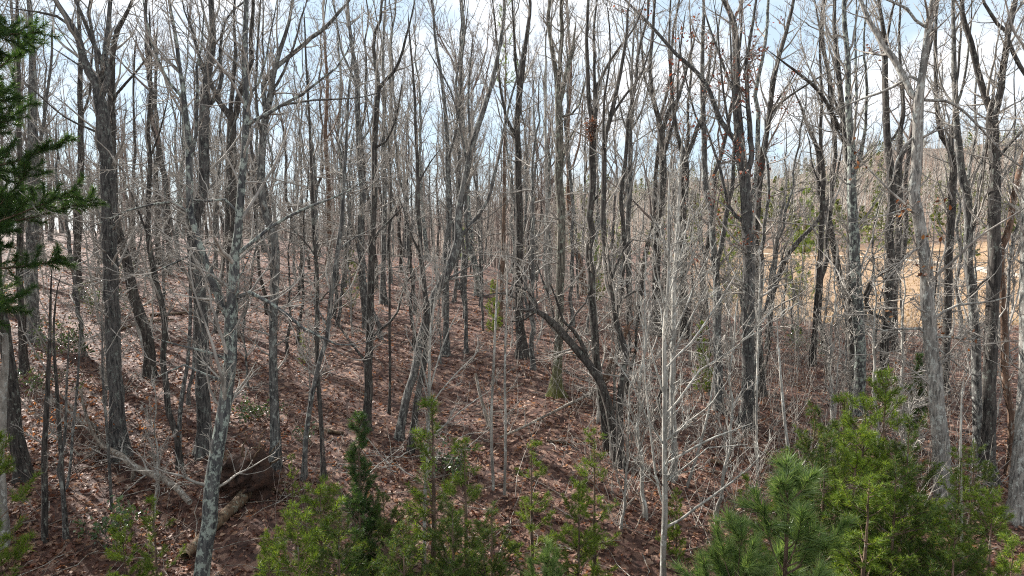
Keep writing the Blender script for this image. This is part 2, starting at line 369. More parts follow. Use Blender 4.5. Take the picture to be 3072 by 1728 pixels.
def crown_twigs(rng, mb, axes, dens=1.0, reach=1.0, hmin=2.0, base=None, up=.5, ang=(R(35), R(75)), l3=2, wob=.16, fine=1.0, limbs2=1.0):
    """side branches, twigs and fine twigs on every axis (a list of (points, radii))"""
    L1P, L1R = [], []
    more = []
    for Q, r in axes:                            # long thin upswept branches first; twigs then grow on these too
        hz_ = Q[:, 2] - base[2]; ok = np.nonzero(hz_ > max(hmin, 2.6))[0]
        if len(ok) < 3 or r.max() < .02 or limbs2 <= 0: continue
        L = np.linalg.norm(np.diff(Q, axis=0), axis=1).sum(); t0 = ok[0] / (len(Q) - 1)
        n = rng.poisson(limbs2 * .85 * L * (1 - t0))
        if n == 0: continue
        p, q = grow(rng, Q[None], r[None], np.array([n]), t0, .96, float(np.clip(1.2 + 22 * r.mean(), 1.4, 3.6)), (R(18), R(50)), .8, .13, 10, .5, .006, .035, .35)
        tubes(mb, p, q, 5); more += [(p[k], q[k]) for k in range(n)]
    axes = list(axes) + more
    for Q, r in axes:
        L = np.linalg.norm(np.diff(Q, axis=0), axis=1).sum()
        hz = Q[:, 2] - base[2]
        ok = np.nonzero(hz > hmin)[0]
        if len(ok) < 2: continue
        t0 = ok[0] / (len(Q) - 1); Lf = L * (1 - t0)
        n = rng.poisson(max(.6, 2.3 * dens * Lf))
        if n == 0: continue
        ln = reach * np.clip(.45 + 9 * r.mean(), .5, 1.9)
        p, q = grow(rng, Q[None], r[None], np.array([n]), t0, 1, ln, ang, up, wob, 6, .42, .0045, .028, .35)
        L1P.append(p); L1R.append(q)
    if not L1P: return
    P1 = np.concatenate(L1P); R1 = np.concatenate(L1R)
    tubes(mb, P1, R1, 4)
    l1 = np.linalg.norm(np.diff(P1, axis=1), axis=2).sum(1)
    P2, R2 = grow(rng, P1, R1, rng.poisson(2.6 + 4.2 * l1 * fine), .15, 1, np.clip(l1 * .5, .2, .8), (R(25), R(65)), up * .7, .2, 5, .6, .0032, .008, .4)
    tubes(mb, P2, R2, 3)
    if l3 > 0:
        l2 = np.linalg.norm(np.diff(P2, axis=1), axis=2).sum(1)
        P3, R3 = grow(rng, P2, R2, rng.poisson(l3, len(P2)), .2, 1, np.clip(l2 * .6, .1, .4), (R(25), R(65)), up * .5, .22, 2, .7, .0022, .0048, .3)
        tubes(mb, P3, R3, 3)

def leaves_on(rng, mb, P, n, size, spread):
    """withered leaves: bent two-quad blades scattered round the given points"""
    c = P[rng.integers(0, len(P), n)] + rng.normal(0, spread, (n, 3))
    blades(mb, rng, c, size)
def blades(mb, rng, c, size, flat=0.0, curl=.35, up=None):
    n = len(c)
    a = nrm(rng.normal(0, 1, (n, 3)) * np.array([1, 1, 1 - flat])); b_ = nrm(rng.normal(0, 1, (n, 3)) * np.array([1, 1, 1 - flat]))
    b_ = nrm(b_ - a * (a * b_).sum(1, keepdims=True)); c_ = np.cross(a, b_)
    s = (size * rng.uniform(.6, 1.3, n))[:, None]; w = s * rng.uniform(.45, .7, (n, 1)); k = s * rng.uniform(-curl, curl, (n, 1))
    V = np.stack([c - a * s * .5 - b_ * w * .22 + c_ * k * .6, c - a * s * .5 + b_ * w * .22 + c_ * k * .6, c + b_ * w * .5, c - b_ * w * .5,
                  c + a * s * .5 + b_ * w * .15 + c_ * k, c + a * s * .5 - b_ * w * .15 + c_ * k], 1)
    i = np.arange(n * 6).reshape(n, 6)
    mb.add(V, np.concatenate([i[:, [0, 1, 2, 3]], i[:, [3, 2, 4, 5]]]))

_seed = [100]
def T(label, kind, spec, limbs=(), Y=None, tw=1.0, reach=1.0, name='bare_tree', cat='tree', short=None, leaves=None, hmin=1.8, up=.5, dy=None, ext=4.5, limbs2=1.0, twig='twig', flare=True, ang=(R(35), R(75)), l3=2, S=None, wob=1.0):
    _seed[0] += 1; rng = np.random.default_rng(_seed[0])
    a = nums(spec); x0, y0, w0 = a[0]
    if Y is None: Y = ground(x0, y0)
    dyv = rng.uniform(-.7, .7) if dy is None else dy
    P, rad = axis_pts(rng, a, Y, dyv)
    g = hgt(P[0, 0], P[0, 1])
    if P[0, 2] > g + .05:                       # base below the picture: carry the trunk down to the ground
        d = P[0] - P[1]; k = min(1.0, .5 * (P[0, 2] - g) / max(abs(d[2]), .05))
        P = np.vstack([[P[0, 0] + d[0] * k * .6, P[0, 1], g], P]); rad = np.append(rad[0] * 1.1, rad)
    base = P[0].copy(); base[2] = hgt(base[0], base[1]); P[0, 2] = base[2] - .12
    P0, rad0 = P, rad
    P, rad = extend_top(rng, P, rad, a, ext)
    root = thing(name, label, cat, tuple(base))
    Q, r = smooth_axis(rng, P, rad, wob)
    mb = MB(); S = S or (16 if w0 > 30 else 12 if w0 > 14 else 8)
    trunk_mesh(mb, rng, Q - base, r, S, flare)
    mb.build('trunk', BK[kind], root)
    axes = [(Q - base, r)]
    for lim in limbs:
        b = nums(lim)
        pa = np.array([at(b[0, 0], b[0, 1], Y + dyv * .5)])[0]
        ca = [(np.linalg.norm(Qa[:, [0, 2]] + base[[0, 2]] - pa[[0, 2]], axis=1), Qa) for Qa, _ in axes]
        dd, Qp = min(ca, key=lambda c: c[0].min() + (.15 if c[1] is not axes[0][0] else 0)); i = int(np.argmin(dd)); Qi = Qp[i] + base; Yl = Qi[1]
        ln = np.hypot(*np.diff(b[:, :2], axis=0).T).sum() * pxm(Yl)
        Pl, rl = axis_pts(rng, b, Yl, rng.uniform(-.35, .35) * ln)
        Pl[0] = Qi * .7 + Pl[0] * .3
        Pl, rl = extend_top(rng, Pl, rl, b, ext * .8)
        Ql, r2 = smooth_axis(rng, Pl, rl, 2.5)
        m2 = MB(); trunk_mesh(m2, rng, Ql - base, r2, 8, False); m2.build('limb', BK[kind], root)
        axes.append((Ql - base, r2))
    cm = MB(); crown_twigs(rng, cm, axes, tw, reach, hmin, np.zeros(3), up, ang, l3, limbs2=limbs2)
    cro = cm.build('crown', BK[twig], root) if cm.n else None
    if leaves and cm.n:
        lm, nl, lo, hi = leaves
        pts = np.concatenate(cm.v); zz = pts[:, 2] + base[2]; pr = (zz > lo + ZC) & (zz < hi + ZC)
        if pr.sum() > 10:
            ctr = pts[pr][rng.integers(0, pr.sum(), max(4, nl // 7))]
            ml = MB(); leaves_on(rng, ml, ctr, nl, .085, .10); ml.build('leaves', lm, cro, kind='stuff')
    LAND.append((x0, Y, short or None)); TREES.append((root, Y)); return root

# --- left side
T('thick straight tree with ridged grey bark and three forks, left of the lichened tree', 'ridged',
  '362 1370 58 352 1260 46 344 1152 41 331 894 41 318 576 40 308 430 38 302 330 36 294 270 26 258 199 22 238 119 19 215 72 16 167 0 13',
  ['303 300 26 310 238 19 304 179 17 314 119 15 318 60 13 328 0 11', '306 240 14 306 187 13 278 131 12 262 80 11 238 24 9 225 0 8',
   '215 72 9 170 50 8 120 38 6 60 30 4', '262 205 7 230 190 5 190 165 4'], short='thick ridged tree', tw=.9)
T('dark lichen-spotted tree leaning left beside the thick ridged trunk', 'dark',
  '453 1128 34 449 1033 31 433 973 30 405 914 29 388 834 28 370 755 27 354 695 26 342 616 24 338 480 22 336 360 20 338 254 18 340 159 15 358 80 13 382 40 10 398 2 8',
  ['338 300 8 380 250 7 420 200 6 445 165 4', '342 430 8 300 400 7 250 380 6 190 350 5 120 290 4'], short='dark leaning tree')
T('pale grey forked tree with lichen blotches, nearest large trunk at bottom left', 'lichen',
  '600 1728 48 620 1589 46 630 1470 45 648 1351 42 664 1251 40 680 1152 38 692 1053 37 692 934 36 696 854 33 700 775 27 711 695 24 716 616 23 723 517 21 735 397 19 737 278 18 735 159 16 740 60 14 743 0 13',
  ['684 954 26 668 925 26 652 894 25 628 834 23 612 775 22 592 715 21 576 655 20 568 596 20 568 517 20 564 397 18 556 338 16 549 258 14 541 199 12 529 119 11 513 40 9 505 0 8',
   '690 914 14 711 890 14 739 880 13 768 882 12 808 906 11 867 946 10 919 989 9 955 1005 8 983 1025 7 1022 1035 5 1086 1033 3',
   '714 775 12 735 743 11 768 715 11 808 683 10 867 648 9 927 620 8 991 596 6 1050 570 4',
   '738 380 12 768 358 11 816 334 10 859 306 9 919 274 8 975 227 6 1022 191 5 1042 151 4',
   '690 1080 10 672 1077 9 636 1061 9 588 1049 8 537 1033 5 493 1025 3',
   '672 1150 9 660 1144 8 620 1124 8 572 1101 7 545 1095 6 509 1113 4 469 1132 3',
   '576 646 13 572 644 12 549 624 10 521 606 9 493 600 7 437 616 6 378 632 5 298 671 3',
   '704 640 9 700 624 9 692 608 8 672 600 7 636 604 6 576 600 4',
   '590 767 9 572 767 8 549 775 7 509 795 6 477 810 4',
   '590 470 11 592 378 10 588 310 9 592 238 8 588 199 7 600 159 6 610 60 4',
   '549 270 9 500 238 8 457 139 7 437 40 5 430 0 4', '640 870 7 700 850 6 725 820 4 745 775 3',
   '737 290 7 780 240 6 800 170 5 812 90 4 830 10 3'], Y=9.8, short='lichened fork tree', tw=1.15, reach=1.15, dy=.3)
T('tall grey trunk rising right beside the lichened fork, with a long upper right limb', 'grey',
  '820 1405 40 818 1300 30 816 1152 26 814 1053 25 817 954 25 818 854 24 820 775 24 812 695 23 792 655 22 776 576 22 776 517 22 780 397 21 788 358 20 808 278 18 816 223 15 840 139 12 860 80 10 875 0 8',
  ['786 330 15 790 254 14 828 207 14 879 159 13 927 115 12 975 76 11 1022 24 9 1046 0 8', '782 360 9 808 330 8 859 312 7 927 302 6 1007 298 5 1070 294 4 1126 282 3',
   '812 260 9 850 210 8 880 130 6 905 40 5 920 0 4', '776 420 8 770 300 8 772 200 7 778 100 6 785 0 5'], short='long-limbed grey tree')
T('black lichen-flecked trunk with a pale patch low on its bark, behind the dense young pine', 'dark',
  '1095 1290 30 1105 1222 25 1107 1152 24 1104 1093 23 1108 1013 23 1110 934 22 1114 815 20 1118 735 19 1122 675 18 1128 596 17 1124 457 17 1130 358 17 1137 258 15 1128 199 11 1122 119 10 1142 60 8 1146 0 7',
  ['1137 262 12 1158 238 11 1189 207 9 1205 167 8 1217 119 7 1233 60 5 1245 0 4', '1110 1012 10 1122 1005 9 1166 974 8 1197 926 7 1213 854 6 1257 803 3',
   '1100 1095 9 1090 1077 8 1062 1041 7 1030 997 6 1003 954 3', '1118 720 9 1140 690 8 1175 655 6 1215 610 4', '1126 460 7 1160 420 6 1190 350 5 1200 280 4'], short='black flecked trunk')
T('slim upright grey tree close behind the black flecked trunk', 'grey',
  '1100 985 24 1092 900 21 1086 874 20 1082 795 20 1080 695 20 1086 596 19 1078 517 18 1074 397 17 1072 238 15 1066 191 13 1054 119 11 1042 0 8',
  ['1073 260 8 1050 210 7 1025 150 6 1010 60 5 1000 0 4', '1078 440 7 1110 380 6 1122 300 5'], short='slim grey tree')
T('grey tree leaning right from the white twig heap, splitting into two stems', 'grey',
  '1197 1317 26 1221 1198 24 1245 1120 24 1268 1013 24 1286 953 25 1301 902 26 1325 854 26 1356 799 26 1372 735 24 1376 655 22 1384 596 20 1404 497 19 1420 437 18 1444 358 16 1468 278 14 1490 190 12 1505 100 10 1512 0 8',
  ['1376 710 13 1400 695 12 1436 648 11 1468 596 10 1492 497 9 1515 400 8 1535 300 6 1560 200 5', '1318 860 9 1350 830 8 1380 815 6 1420 790 3', '1404 500 8 1390 420 7 1370 330 6 1340 250 5 1300 180 4'], short='right-leaning grey tree')
T('thin dark stem standing upright against the right-leaning grey tree', 'dark',
  '1227 1359 22 1245 1234 19 1263 1132 18 1277 1043 18 1280 924 17 1273 854 16 1265 775 15 1255 640 13 1250 500 11 1246 380 9 1240 240 7 1228 100 5',
  ['1262 760 7 1230 700 6 1215 640 4', '1250 560 6 1280 500 5 1310 460 3'])
T('dark trunk standing alone behind the thick ridged tree, widening at its black base', 'dark',
  '240 894 38 233 862 26 229 815 21 229 735 20 229 655 20 238 517 18 241 397 16 238 298 14 241 179 12 238 60 9 236 0 8', ['238 360 8 265 300 7 275 220 6 280 120 4'], short='black-based trunk')
T('broad grey trunk half hidden under the big pine boughs, left edge', 'grey',
  '107 1028 48 103 997 38 97 934 36 91 854 35 95 775 34 95 695 33 97 560 30 99 420 26 96 280 22 90 140 16 84 0 12', ['97 520 12 120 440 10 138 330 9 150 200 7 160 60 5', '95 600 10 70 500 9 55 380 8 46 240 6 44 100 5'], short='broad trunk under the pine')
T('dark trunk with a crooked limb reaching left, near the left edge', 'dark',
  '70 1120 28 66 1053 22 66 993 20 68 914 21 56 834 18 60 755 17 66 640 15 64 500 13 60 330 11 58 180 9 52 20 7', ['66 960 12 52 946 12 24 918 11 0 902 9 -40 870 6'], short='crooked-limbed trunk')
T('black trunk at the far left edge, thickest of the shaded ones there', 'dark',
  '70 1435 46 60 1351 42 40 1232 38 24 1093 34 16 1013 31 6 934 28 -4 850 26 -12 700 22 -18 500 18 -20 300 14 -20 100 10', short='black edge trunk')
T('dead pole with bark half peeled off to pale wood, far left edge', 'pale',
  '6 1640 30 6 1540 27 4 1440 25 2 1351 24 6 1260 23 12 1152 21 18 1060 18 16 1000 13', tw=.1, l3=0, short='peeled pole', ext=0)
T('bent slender trunk curving down between the ridged and lichened trees', 'dark',
  '539 1406 20 535 1351 17 525 1291 17 505 1224 17 501 1152 17 493 1073 17 499 993 17 493 926 17 473 854 17 461 795 16 449 715 15 449 616 14 452 500 12 446 380 10 452 250 8 450 100 6',
  ['450 700 7 420 650 6 400 590 4', '447 470 6 480 400 5 500 320 4'], short='bent slender trunk')
T('thin straight stem merging with the foot of the bent slender trunk', 'grey', '539 1402 15 539 1351 13 541 1251 13 553 1152 12 564 1093 11 570 1000 10 573 880 9 566 740 8 560 600 6 562 480 4')
T('wide ridged dark trunk directly behind the lichened tree', 'ridged',
  '612 1362 52 614 1291 42 614 1192 41 616 1093 40 612 1013 39 608 934 38 596 815 34 588 755 32 596 660 30 612 600 30 620 517 29 618 397 28 622 298 26 632 199 22 640 119 18 632 0 14',
  ['620 330 14 636 318 13 660 278 12 672 238 11 660 190 10 668 110 8 690 40 6 735 5 5', '626 250 10 600 190 9 585 120 7 560 50 5 545 0 4'], short='wide dark trunk')
T('heavy dark trunk between the two lichened stems, forking wide above', 'dark',
  '700 1010 40 698 940 34 694 800 32 690 660 32 690 560 31 690 437 29 688 350 24 672 330 18 650 300 15 630 250 12 600 180 9 575 90 7',
  ['690 380 18 711 278 18 743 219 16 747 139 14 755 60 11 760 0 9', '690 340 13 700 260 12 706 170 10 700 70 8 704 0 6'], short='heavy dark trunk')
T('dark straight stem behind the bent slender trunk, standing on open leaves', 'dark', '478 798 22 475 735 15 473 655 14 470 540 12 474 420 10 466 280 8 470 120 6')
T('pencil-thin dark stem beside the dark leaning tree', 'dark', '405 815 14 401 695 11 398 580 9 404 450 8 400 300 6 405 150 5')
T('black stem with rusty bark standing left of the first small pine', 'rust', '988 800 22 987 735 15 985 655 14 984 520 13 978 400 11 984 260 9 975 120 7 970 10 5', ['982 420 6 1010 350 5 1025 260 4'])
T('thin grey stem leaning right across the red-brown leaves in mid slope', 'grey',
  '909 1440 18 916 1328 15 937 1194 14 963 1073 14 983 1013 13 991 914 14 1003 834 14 1014 755 14 1026 675 13 1034 560 11 1040 430 9 1045 300 7 1060 150 5', ['1014 760 6 1050 720 5 1090 700 3', '985 990 6 960 940 5 940 900 3'], short='thin leaning stem')
T('thin dark pole left of the dense dark young pine', 'dark', '972 1437 16 965 1257 13 958 1152 12 955 1053 12 955 974 11 957 854 11 951 775 10 943 655 10 938 520 9 930 380 7 920 220 6 915 80 4', ['955 900 5 990 870 4 1030 850 3', '950 770 5 920 730 4 890 700 3'], short='thin dark pole')
T('straight grey trunk right of the black flecked trunk on the slope', 'grey', '1150 912 24 1148 815 16 1150 695 15 1152 560 13 1150 430 12 1154 300 10 1150 160 8 1156 20 6', ['1152 470 7 1170 400 6 1190 330 4'])
T('whip-thin upright stem in front of the leaf slope, right of the black flecked trunk', 'dark', '1165 1240 10 1169 1152 8 1168 1013 8 1168 854 7 1166 695 6 1172 560 5 1165 430 4', tw=.7)
T('soft grey trunk behind the right-leaning tree, low on the slope', 'grey', '1337 1068 26 1338 1013 19 1340 894 18 1340 775 18 1346 650 16 1342 500 14 1338 380 12 1325 250 10 1305 120 8 1295 0 6', ['1340 480 9 1365 400 8 1378 300 7 1384 180 5 1400 60 4'], short='soft grey trunk')
T('narrow grey stem between the right-leaning tree and the bushy young pines', 'grey', '1398 1060 14 1402 974 11 1400 854 10 1404 740 10 1400 600 9 1410 450 7 1405 300 6 1415 150 4')
T('dark tree left of the mossy-footed trunk, its base swollen and shaded', 'dark',
  '1567 1068 42 1564 1013 29 1558 936 26 1557 822 25 1554 646 23 1550 527 21 1547 387 19 1557 267 17 1571 176 14 1585 70 11 1590 0 9', ['1549 420 10 1520 340 9 1500 240 7 1490 120 6 1480 20 4', '1556 270 9 1545 190 8 1540 90 6 1535 0 5'], short='dark swollen-base tree')
T('straight tree with a yellow-green mossy flared base in mid slope', 'mossy',
  '1671 1186 48 1674 1120 30 1680 1013 26 1680 924 25 1680 835 25 1682 656 25 1680 537 24 1680 417 23 1677 334 22 1671 239 16 1656 149 13 1644 60 11 1650 0 10',
  ['1678 330 15 1686 268 15 1710 179 13 1720 140 11', '1677 300 12 1682 179 12 1684 60 11 1686 0 10', '1684 360 8 1710 345 7 1735 325 6 1745 280 5 1755 240 3', '1680 520 8 1700 440 7 1725 390 5'], short='mossy-based tree')
T('curved dark trunk bowed far left with a tangle of bare grey twigs at its end', 'dark',
  '1853 1383 34 1842 1310 29 1823 1222 26 1799 1150 26 1758 1091 25 1710 1031 23 1662 977 21 1620 939 16 1573 930 11 1537 924 7',
  ['1758 1080 14 1758 1067 14 1728 1001 12 1692 971 9 1670 900 7 1650 850 5', '1625 942 9 1600 890 8 1560 860 6 1520 850 4', '1660 975 8 1650 900 7 1630 850 6 1610 790 4', '1580 932 7 1540 890 6 1490 880 4 1450 890 3', '1700 1020 7 1720 950 6 1760 900 5 1775 830 3', '1610 935 7 1570 960 5 1530 965 4'],
  tw=2.6, reach=1.0, up=.25, hmin=2.2, ext=0, short='bowed trunk', ang=(R(40), R(95)), dy=.2)
T('dark ridged trunk rising behind the bowed trunk, forking high with a clump of old leaves', 'dark',
  '1829 1345 32 1805 1210 26 1787 1091 24 1778 983 24 1770 900 23 1768 820 22 1757 760 21 1768 700 21 1761 660 21 1772 576 20 1768 457 20 1775 394 20 1765 330 15 1761 281 13 1757 141 11 1761 56 9 1764 0 8',
  ['1775 390 14 1789 330 13 1789 281 12 1817 211 10 1852 155 8 1900 90 6 1930 20 4', '1775 420 12 1786 340 11 1784 200 9 1782 80 7 1790 0 5', '1768 620 7 1800 580 6 1820 540 4'], short='nest-clump tree')
T('lichened dark stem right of the bowed trunk, crossing it near the ground', 'dark',
  '1865 1405 28 1859 1281 22 1865 1150 21 1877 1061 20 1853 1000 19 1845 928 19 1831 843 18 1817 752 18 1810 646 17 1814 549 16 1817 422 15 1838 338 13 1860 232 11 1881 105 8 1890 0 6',
  ['1815 500 9 1808 400 8 1812 290 7 1830 180 5 1828 60 4', '1848 940 8 1862 900 7 1895 875 6 1950 873 3', '1830 840 7 1860 770 7 1890 720 6 1905 722 3', '1838 340 8 1880 280 7 1920 230 6 1950 150 4'], short='crossing dark stem')
T('pale dead pole without branches left of the mossy-based tree', 'pale', '1645 885 16 1640 800 11 1641 720 10 1641 576 10 1640 492 9 1638 316 7 1638 176 5', tw=.08, l3=0, ext=0, short='pale dead pole')
T('dark trunk close behind the bowed trunk with peeling brown strips', 'rust', '1748 885 26 1740 801 19 1725 740 18 1712 680 17 1705 600 16 1705 527 15 1700 420 13 1708 300 11 1712 200 9 1705 90 7 1700 0 5', ['1705 520 7 1735 440 6 1745 360 5 1750 260 3'], short='peeling dark trunk')
# --- right side
T('slender white-barked sapling tree at bottom centre right with fanned bare branches', 'pale',
  '1990 1722 19 1993 1546 18 1997 1363 16 1997 1222 14 1997 1125 13 1997 970 11 2007 857 10 2006 717 8 2006 600 6 2010 500 4',
  ['1996 1590 10 2010 1580 9 2063 1539 8 2134 1490 7 2239 1412 4', '1996 1400 8 2050 1360 7 2120 1320 6 2200 1290 4', '1997 1250 8 2050 1180 7 2100 1110 6 2200 1050 5 2290 960 3', '1998 1120 7 2040 1060 6 2080 1020 6 2160 900 4 2210 820 3',
   '1993 1520 7 1970 1420 7 1950 1290 6 1935 1130 5 1930 1000 3', '1998 1060 6 2050 940 5 2090 840 4 2130 760 3', '1997 1180 6 1960 1080 5 1930 960 4 1910 860 3', '2002 930 5 1975 830 4 1960 740 3', '1997 1330 6 1940 1250 5 1900 1160 4 1860 1100 3', '2004 880 5 2040 780 4 2060 680 3', '1996 1460 6 2060 1400 5 2130 1340 4 2200 1340 3'],
  Y=11.3, tw=1.3, reach=1.15, hmin=1.6, up=.7, short='white-barked sapling', dy=-.3, ang=(R(25), R(55)), twig='pale')
T('faint pale stem standing just right of the white-barked sapling', 'pale', '2018 1445 20 2020 1320 19 2021 1222 18 2024 1068 17 2028 857 14 2035 700 11 2040 560 8 2046 440 5', ['2026 900 6 2060 820 5 2085 740 4', '2024 1050 6 2070 960 5 2110 880 3'], tw=1.2, up=.7, ang=(R(25), R(55)), twig='pale')
T('stout ridged tree hung with brown leaves, sending a long limb up to the left', 'ridged',
  '2236 1279 50 2243 1152 36 2243 1033 35 2246 892 34 2253 752 33 2246 646 33 2239 576 32 2225 457 29 2211 316 25 2208 176 21 2201 70 17 2169 0 13',
  ['2226 480 17 2222 440 16 2160 345 15 2113 239 13 2028 155 11 1958 77 9 1900 20 7', '2236 540 16 2258 470 16 2246 352 14 2239 246 12 2239 176 10 2260 60 8 2265 0 7', '2246 690 13 2232 660 12 2200 640 11 2180 590 10 2160 500 9 2130 420 7',
   '2210 300 10 2180 240 9 2150 150 7 2120 60 5', '2225 470 9 2190 400 8 2170 300 7 2160 180 5 2150 60 4'], tw=1.1, leaves=(M_REDLEAF, 420, -1.0, 6.0), short='leaf-hung stout tree')
T('bare dark tree right of the leaf-hung stout tree, curving up to a single yellow tuft', 'dark',
  '2288 1190 24 2284 1080 19 2280 1000 18 2278 850 17 2275 700 17 2282 560 16 2300 430 15 2318 281 14 2332 190 13 2360 91 11 2381 0 9',
  ['2282 570 9 2281 457 9 2320 330 7 2360 260 5', '2310 340 8 2340 310 7 2400 265 6 2480 215 5 2560 175 4 2630 150 3'], leaves=(M_REDLEAF, 160, -.5, 6.0), short='yellow-tufted tree')
T('grey trunk with a second stem making a V low down, left of the leaf-hung tree', 'grey',
  '2160 1235 32 2155 1068 26 2152 940 24 2147 840 20 2137 752 19 2134 646 18 2120 576 17 2113 422 16 2109 281 14 2109 141 11 2113 0 8',
  ['2150 860 15 2152 822 15 2169 717 15 2183 632 14 2197 576 12 2200 470 10 2205 360 8 2195 240 6 2190 100 5', '2112 400 7 2085 330 6 2060 240 5 2040 140 4', '2110 290 7 2140 220 6 2150 120 5 2165 20 4'], leaves=(M_REDLEAF, 260, -1.5, 5.0), short='V-stemmed grey tree')
T('tallest straight lichened trunk in the right-hand row, above the bright pines', 'lichen',
  '2573 1238 40 2575 1194 33 2582 1152 32 2582 998 31 2575 857 30 2570 717 28 2564 576 26 2564 535 24 2557 422 21 2550 316 18 2547 176 15 2533 70 13 2533 0 11',
  ['2564 530 11 2578 470 11 2596 380 9 2600 260 8 2592 140 6 2600 20 4', '2558 430 8 2570 330 8 2566 200 7 2566 80 5 2570 0 4'], short='tall lichened trunk')
T('dark trunk touching the left flank of the tall lichened trunk', 'dark',
  '2560 1205 30 2557 1139 24 2550 1000 22 2547 857 21 2547 717 20 2547 576 20 2536 457 18 2528 352 17 2515 211 14 2504 70 11 2504 0 9',
  ['2530 390 11 2515 380 11 2473 302 10 2424 246 9 2374 204 7 2346 183 5', '2526 350 9 2500 290 8 2475 180 6 2455 60 5 2445 0 4', '2536 450 8 2510 380 7 2490 300 5 2484 220 4'], short='flank trunk')
T('large pale sunlit tree leaning left before the field, forked with a long curved limb', 'sunlit',
  '2838 1518 52 2831 1363 47 2824 1257 44 2814 1152 42 2807 1033 39 2793 928 37 2789 857 36 2772 738 33 2758 632 31 2747 576 31 2751 535 31 2761 422 29 2761 309 28 2768 239 20 2782 127 18 2796 35 16 2800 0 14',
  ['2758 310 20 2733 281 19 2698 218 18 2649 141 16 2606 77 14 2585 30 12 2575 0 11', '2770 245 10 2772 239 9 2726 229 8 2684 260 8 2620 288 7 2564 306 5 2500 335 3',
   '2764 302 10 2768 302 9 2824 295 8 2867 309 8 2909 345 7 2958 401 7 3007 457 6 3072 506 5', '2780 75 9 2747 60 8 2726 32 8 2690 10 7 2656 0 6',
   '2800 998 10 2789 998 9 2740 980 8 2670 991 6 2620 985 4', '2805 1001 9 2830 1010 8 2909 1019 5', '2800 1005 8 2810 1040 8 2838 1065 6', '2800 945 9 2820 945 8 2853 921 8 2916 910 7 2993 900 5',
   '2770 745 9 2761 745 8 2733 759 8 2705 787 5', '2758 640 8 2715 625 7 2680 640 5', '2760 400 8 2710 440 7 2690 480 6 2680 530 4'],
  tw=1.0, leaves=(M_OAK, 90, -3.2, 1.5), short='sunlit leaning tree')
T('dark trunk behind the sunlit leaning tree, forking into a V above the field', 'dark', '2835 1180 26 2833 1080 23 2835 963 23 2838 822 22 2842 681 22 2846 576 21 2849 492 19 2835 440 16 2821 422 15 2807 316 13 2803 176 10 2806 60 8 2812 0 6',
  ['2847 500 12 2856 430 11 2862 330 9 2868 230 7 2880 120 6'], short='dark V trunk')
T('double-stemmed grey tree right of the sunlit leaning tree, the stems joined to knee height', 'grey',
  '2937 1400 38 2930 1222 28 2926 1103 26 2923 998 25 2912 892 24 2902 752 24 2902 611 23 2888 535 21 2877 422 18 2870 316 16 2867 176 13 2863 56 10 2862 0 9',
  ['2910 700 14 2923 632 14 2940 576 13 2958 436 11 2975 380 9 2990 300 7 3010 220 5', '2896 560 10 2912 490 9 2930 400 8 2925 290 6 2935 180 5', '2870 330 8 2890 260 7 2905 150 6 2915 40 4'], short='double-stemmed tree')
T('thick dark lichened trunk near the right edge, forked just above the far ridge', 'dark',
  '2965 1450 50 2965 1293 38 2976 1068 36 2979 928 35 2983 717 34 2983 576 32 2986 492 28 2983 366 26 2965 309 19 2940 232 17 2919 141 15 2891 56 13 2886 0 11',
  ['2984 370 20 2997 267 19 3007 176 17 3021 105 15 3042 35 13 3050 0 11', '3016 125 12 3021 105 12 3045 160 11 3072 215 11 3110 270 9', '3018 110 11 2990 70 10 2970 35 9 2951 0 8', '2986 480 9 3030 430 8 3072 390 6', '2975 820 8 2940 850 6 2915 880 4'],
  tw=.9, short='thick right-edge trunk')
T('slim trunk with reddish peeled upper stem bending out of the right edge', 'rust', '3032 1436 28 3032 1257 22 3014 1152 21 3011 998 20 3007 892 19 3000 752 19 3021 700 18 3035 632 17 3042 576 16 3056 506 15 3075 440 13 3100 360 10', short='reddish bending trunk')
T('pale thick trunk cut by the right edge of the view above the pines', 'sunlit', '3054 1560 64 3057 1433 54 3067 1328 48 3078 1152 44 3084 900 40 3092 600 34 3098 300 26 3100 0 18', short='pale edge trunk')
T('dark trunk with an arched side stem between the tall lichened and sunlit leaning trees', 'dark',
  '2645 1195 34 2649 1125 27 2652 1033 26 2659 892 25 2666 787 24 2670 681 24 2677 576 23 2670 520 22 2659 422 20 2656 316 18 2653 176 15 2649 105 12 2635 0 9',
  ['2655 960 11 2610 935 11 2600 880 11 2625 840 10 2660 815 9', '2653 180 9 2662 110 8 2675 50 7 2690 0 5', '2660 440 8 2690 400 7 2708 340 6 2712 260 4'], short='arched-stem trunk')
T('thin dark tree splitting into an upright V behind the sunlit leaning tree', 'dark', '2690 1055 24 2684 928 19 2687 780 18 2690 640 18 2687 520 17 2691 408 14 2705 338 12 2700 240 9 2695 120 7 2700 0 5', ['2688 500 11 2698 464 11 2740 390 10 2750 330 8 2770 200 5'], short='upright V tree')
T('black stem leaning left into the tall lichened trunk', 'dark', '2556 1015 24 2547 942 21 2536 892 20 2515 822 20 2494 717 18 2473 611 16 2459 576 15 2455 457 12 2424 380 10 2402 316 7 2385 280 4', short='black leaning stem')
T('thin black upright stem standing on the bank before the field', 'dark', '2434 1095 20 2441 1012 16 2448 914 15 2459 787 15 2466 646 14 2470 540 12 2462 420 10 2466 300 8 2460 160 6 2464 40 4', ['2466 560 6 2440 500 5 2430 430 4'])
T('dark tree leaning right over the bank, left of the field', 'dark', '2305 1010 22 2311 984 18 2318 892 17 2346 808 16 2381 745 15 2438 681 13 2473 630 11 2500 560 8 2520 480 5', ['2340 815 7 2350 760 6 2375 700 4'])
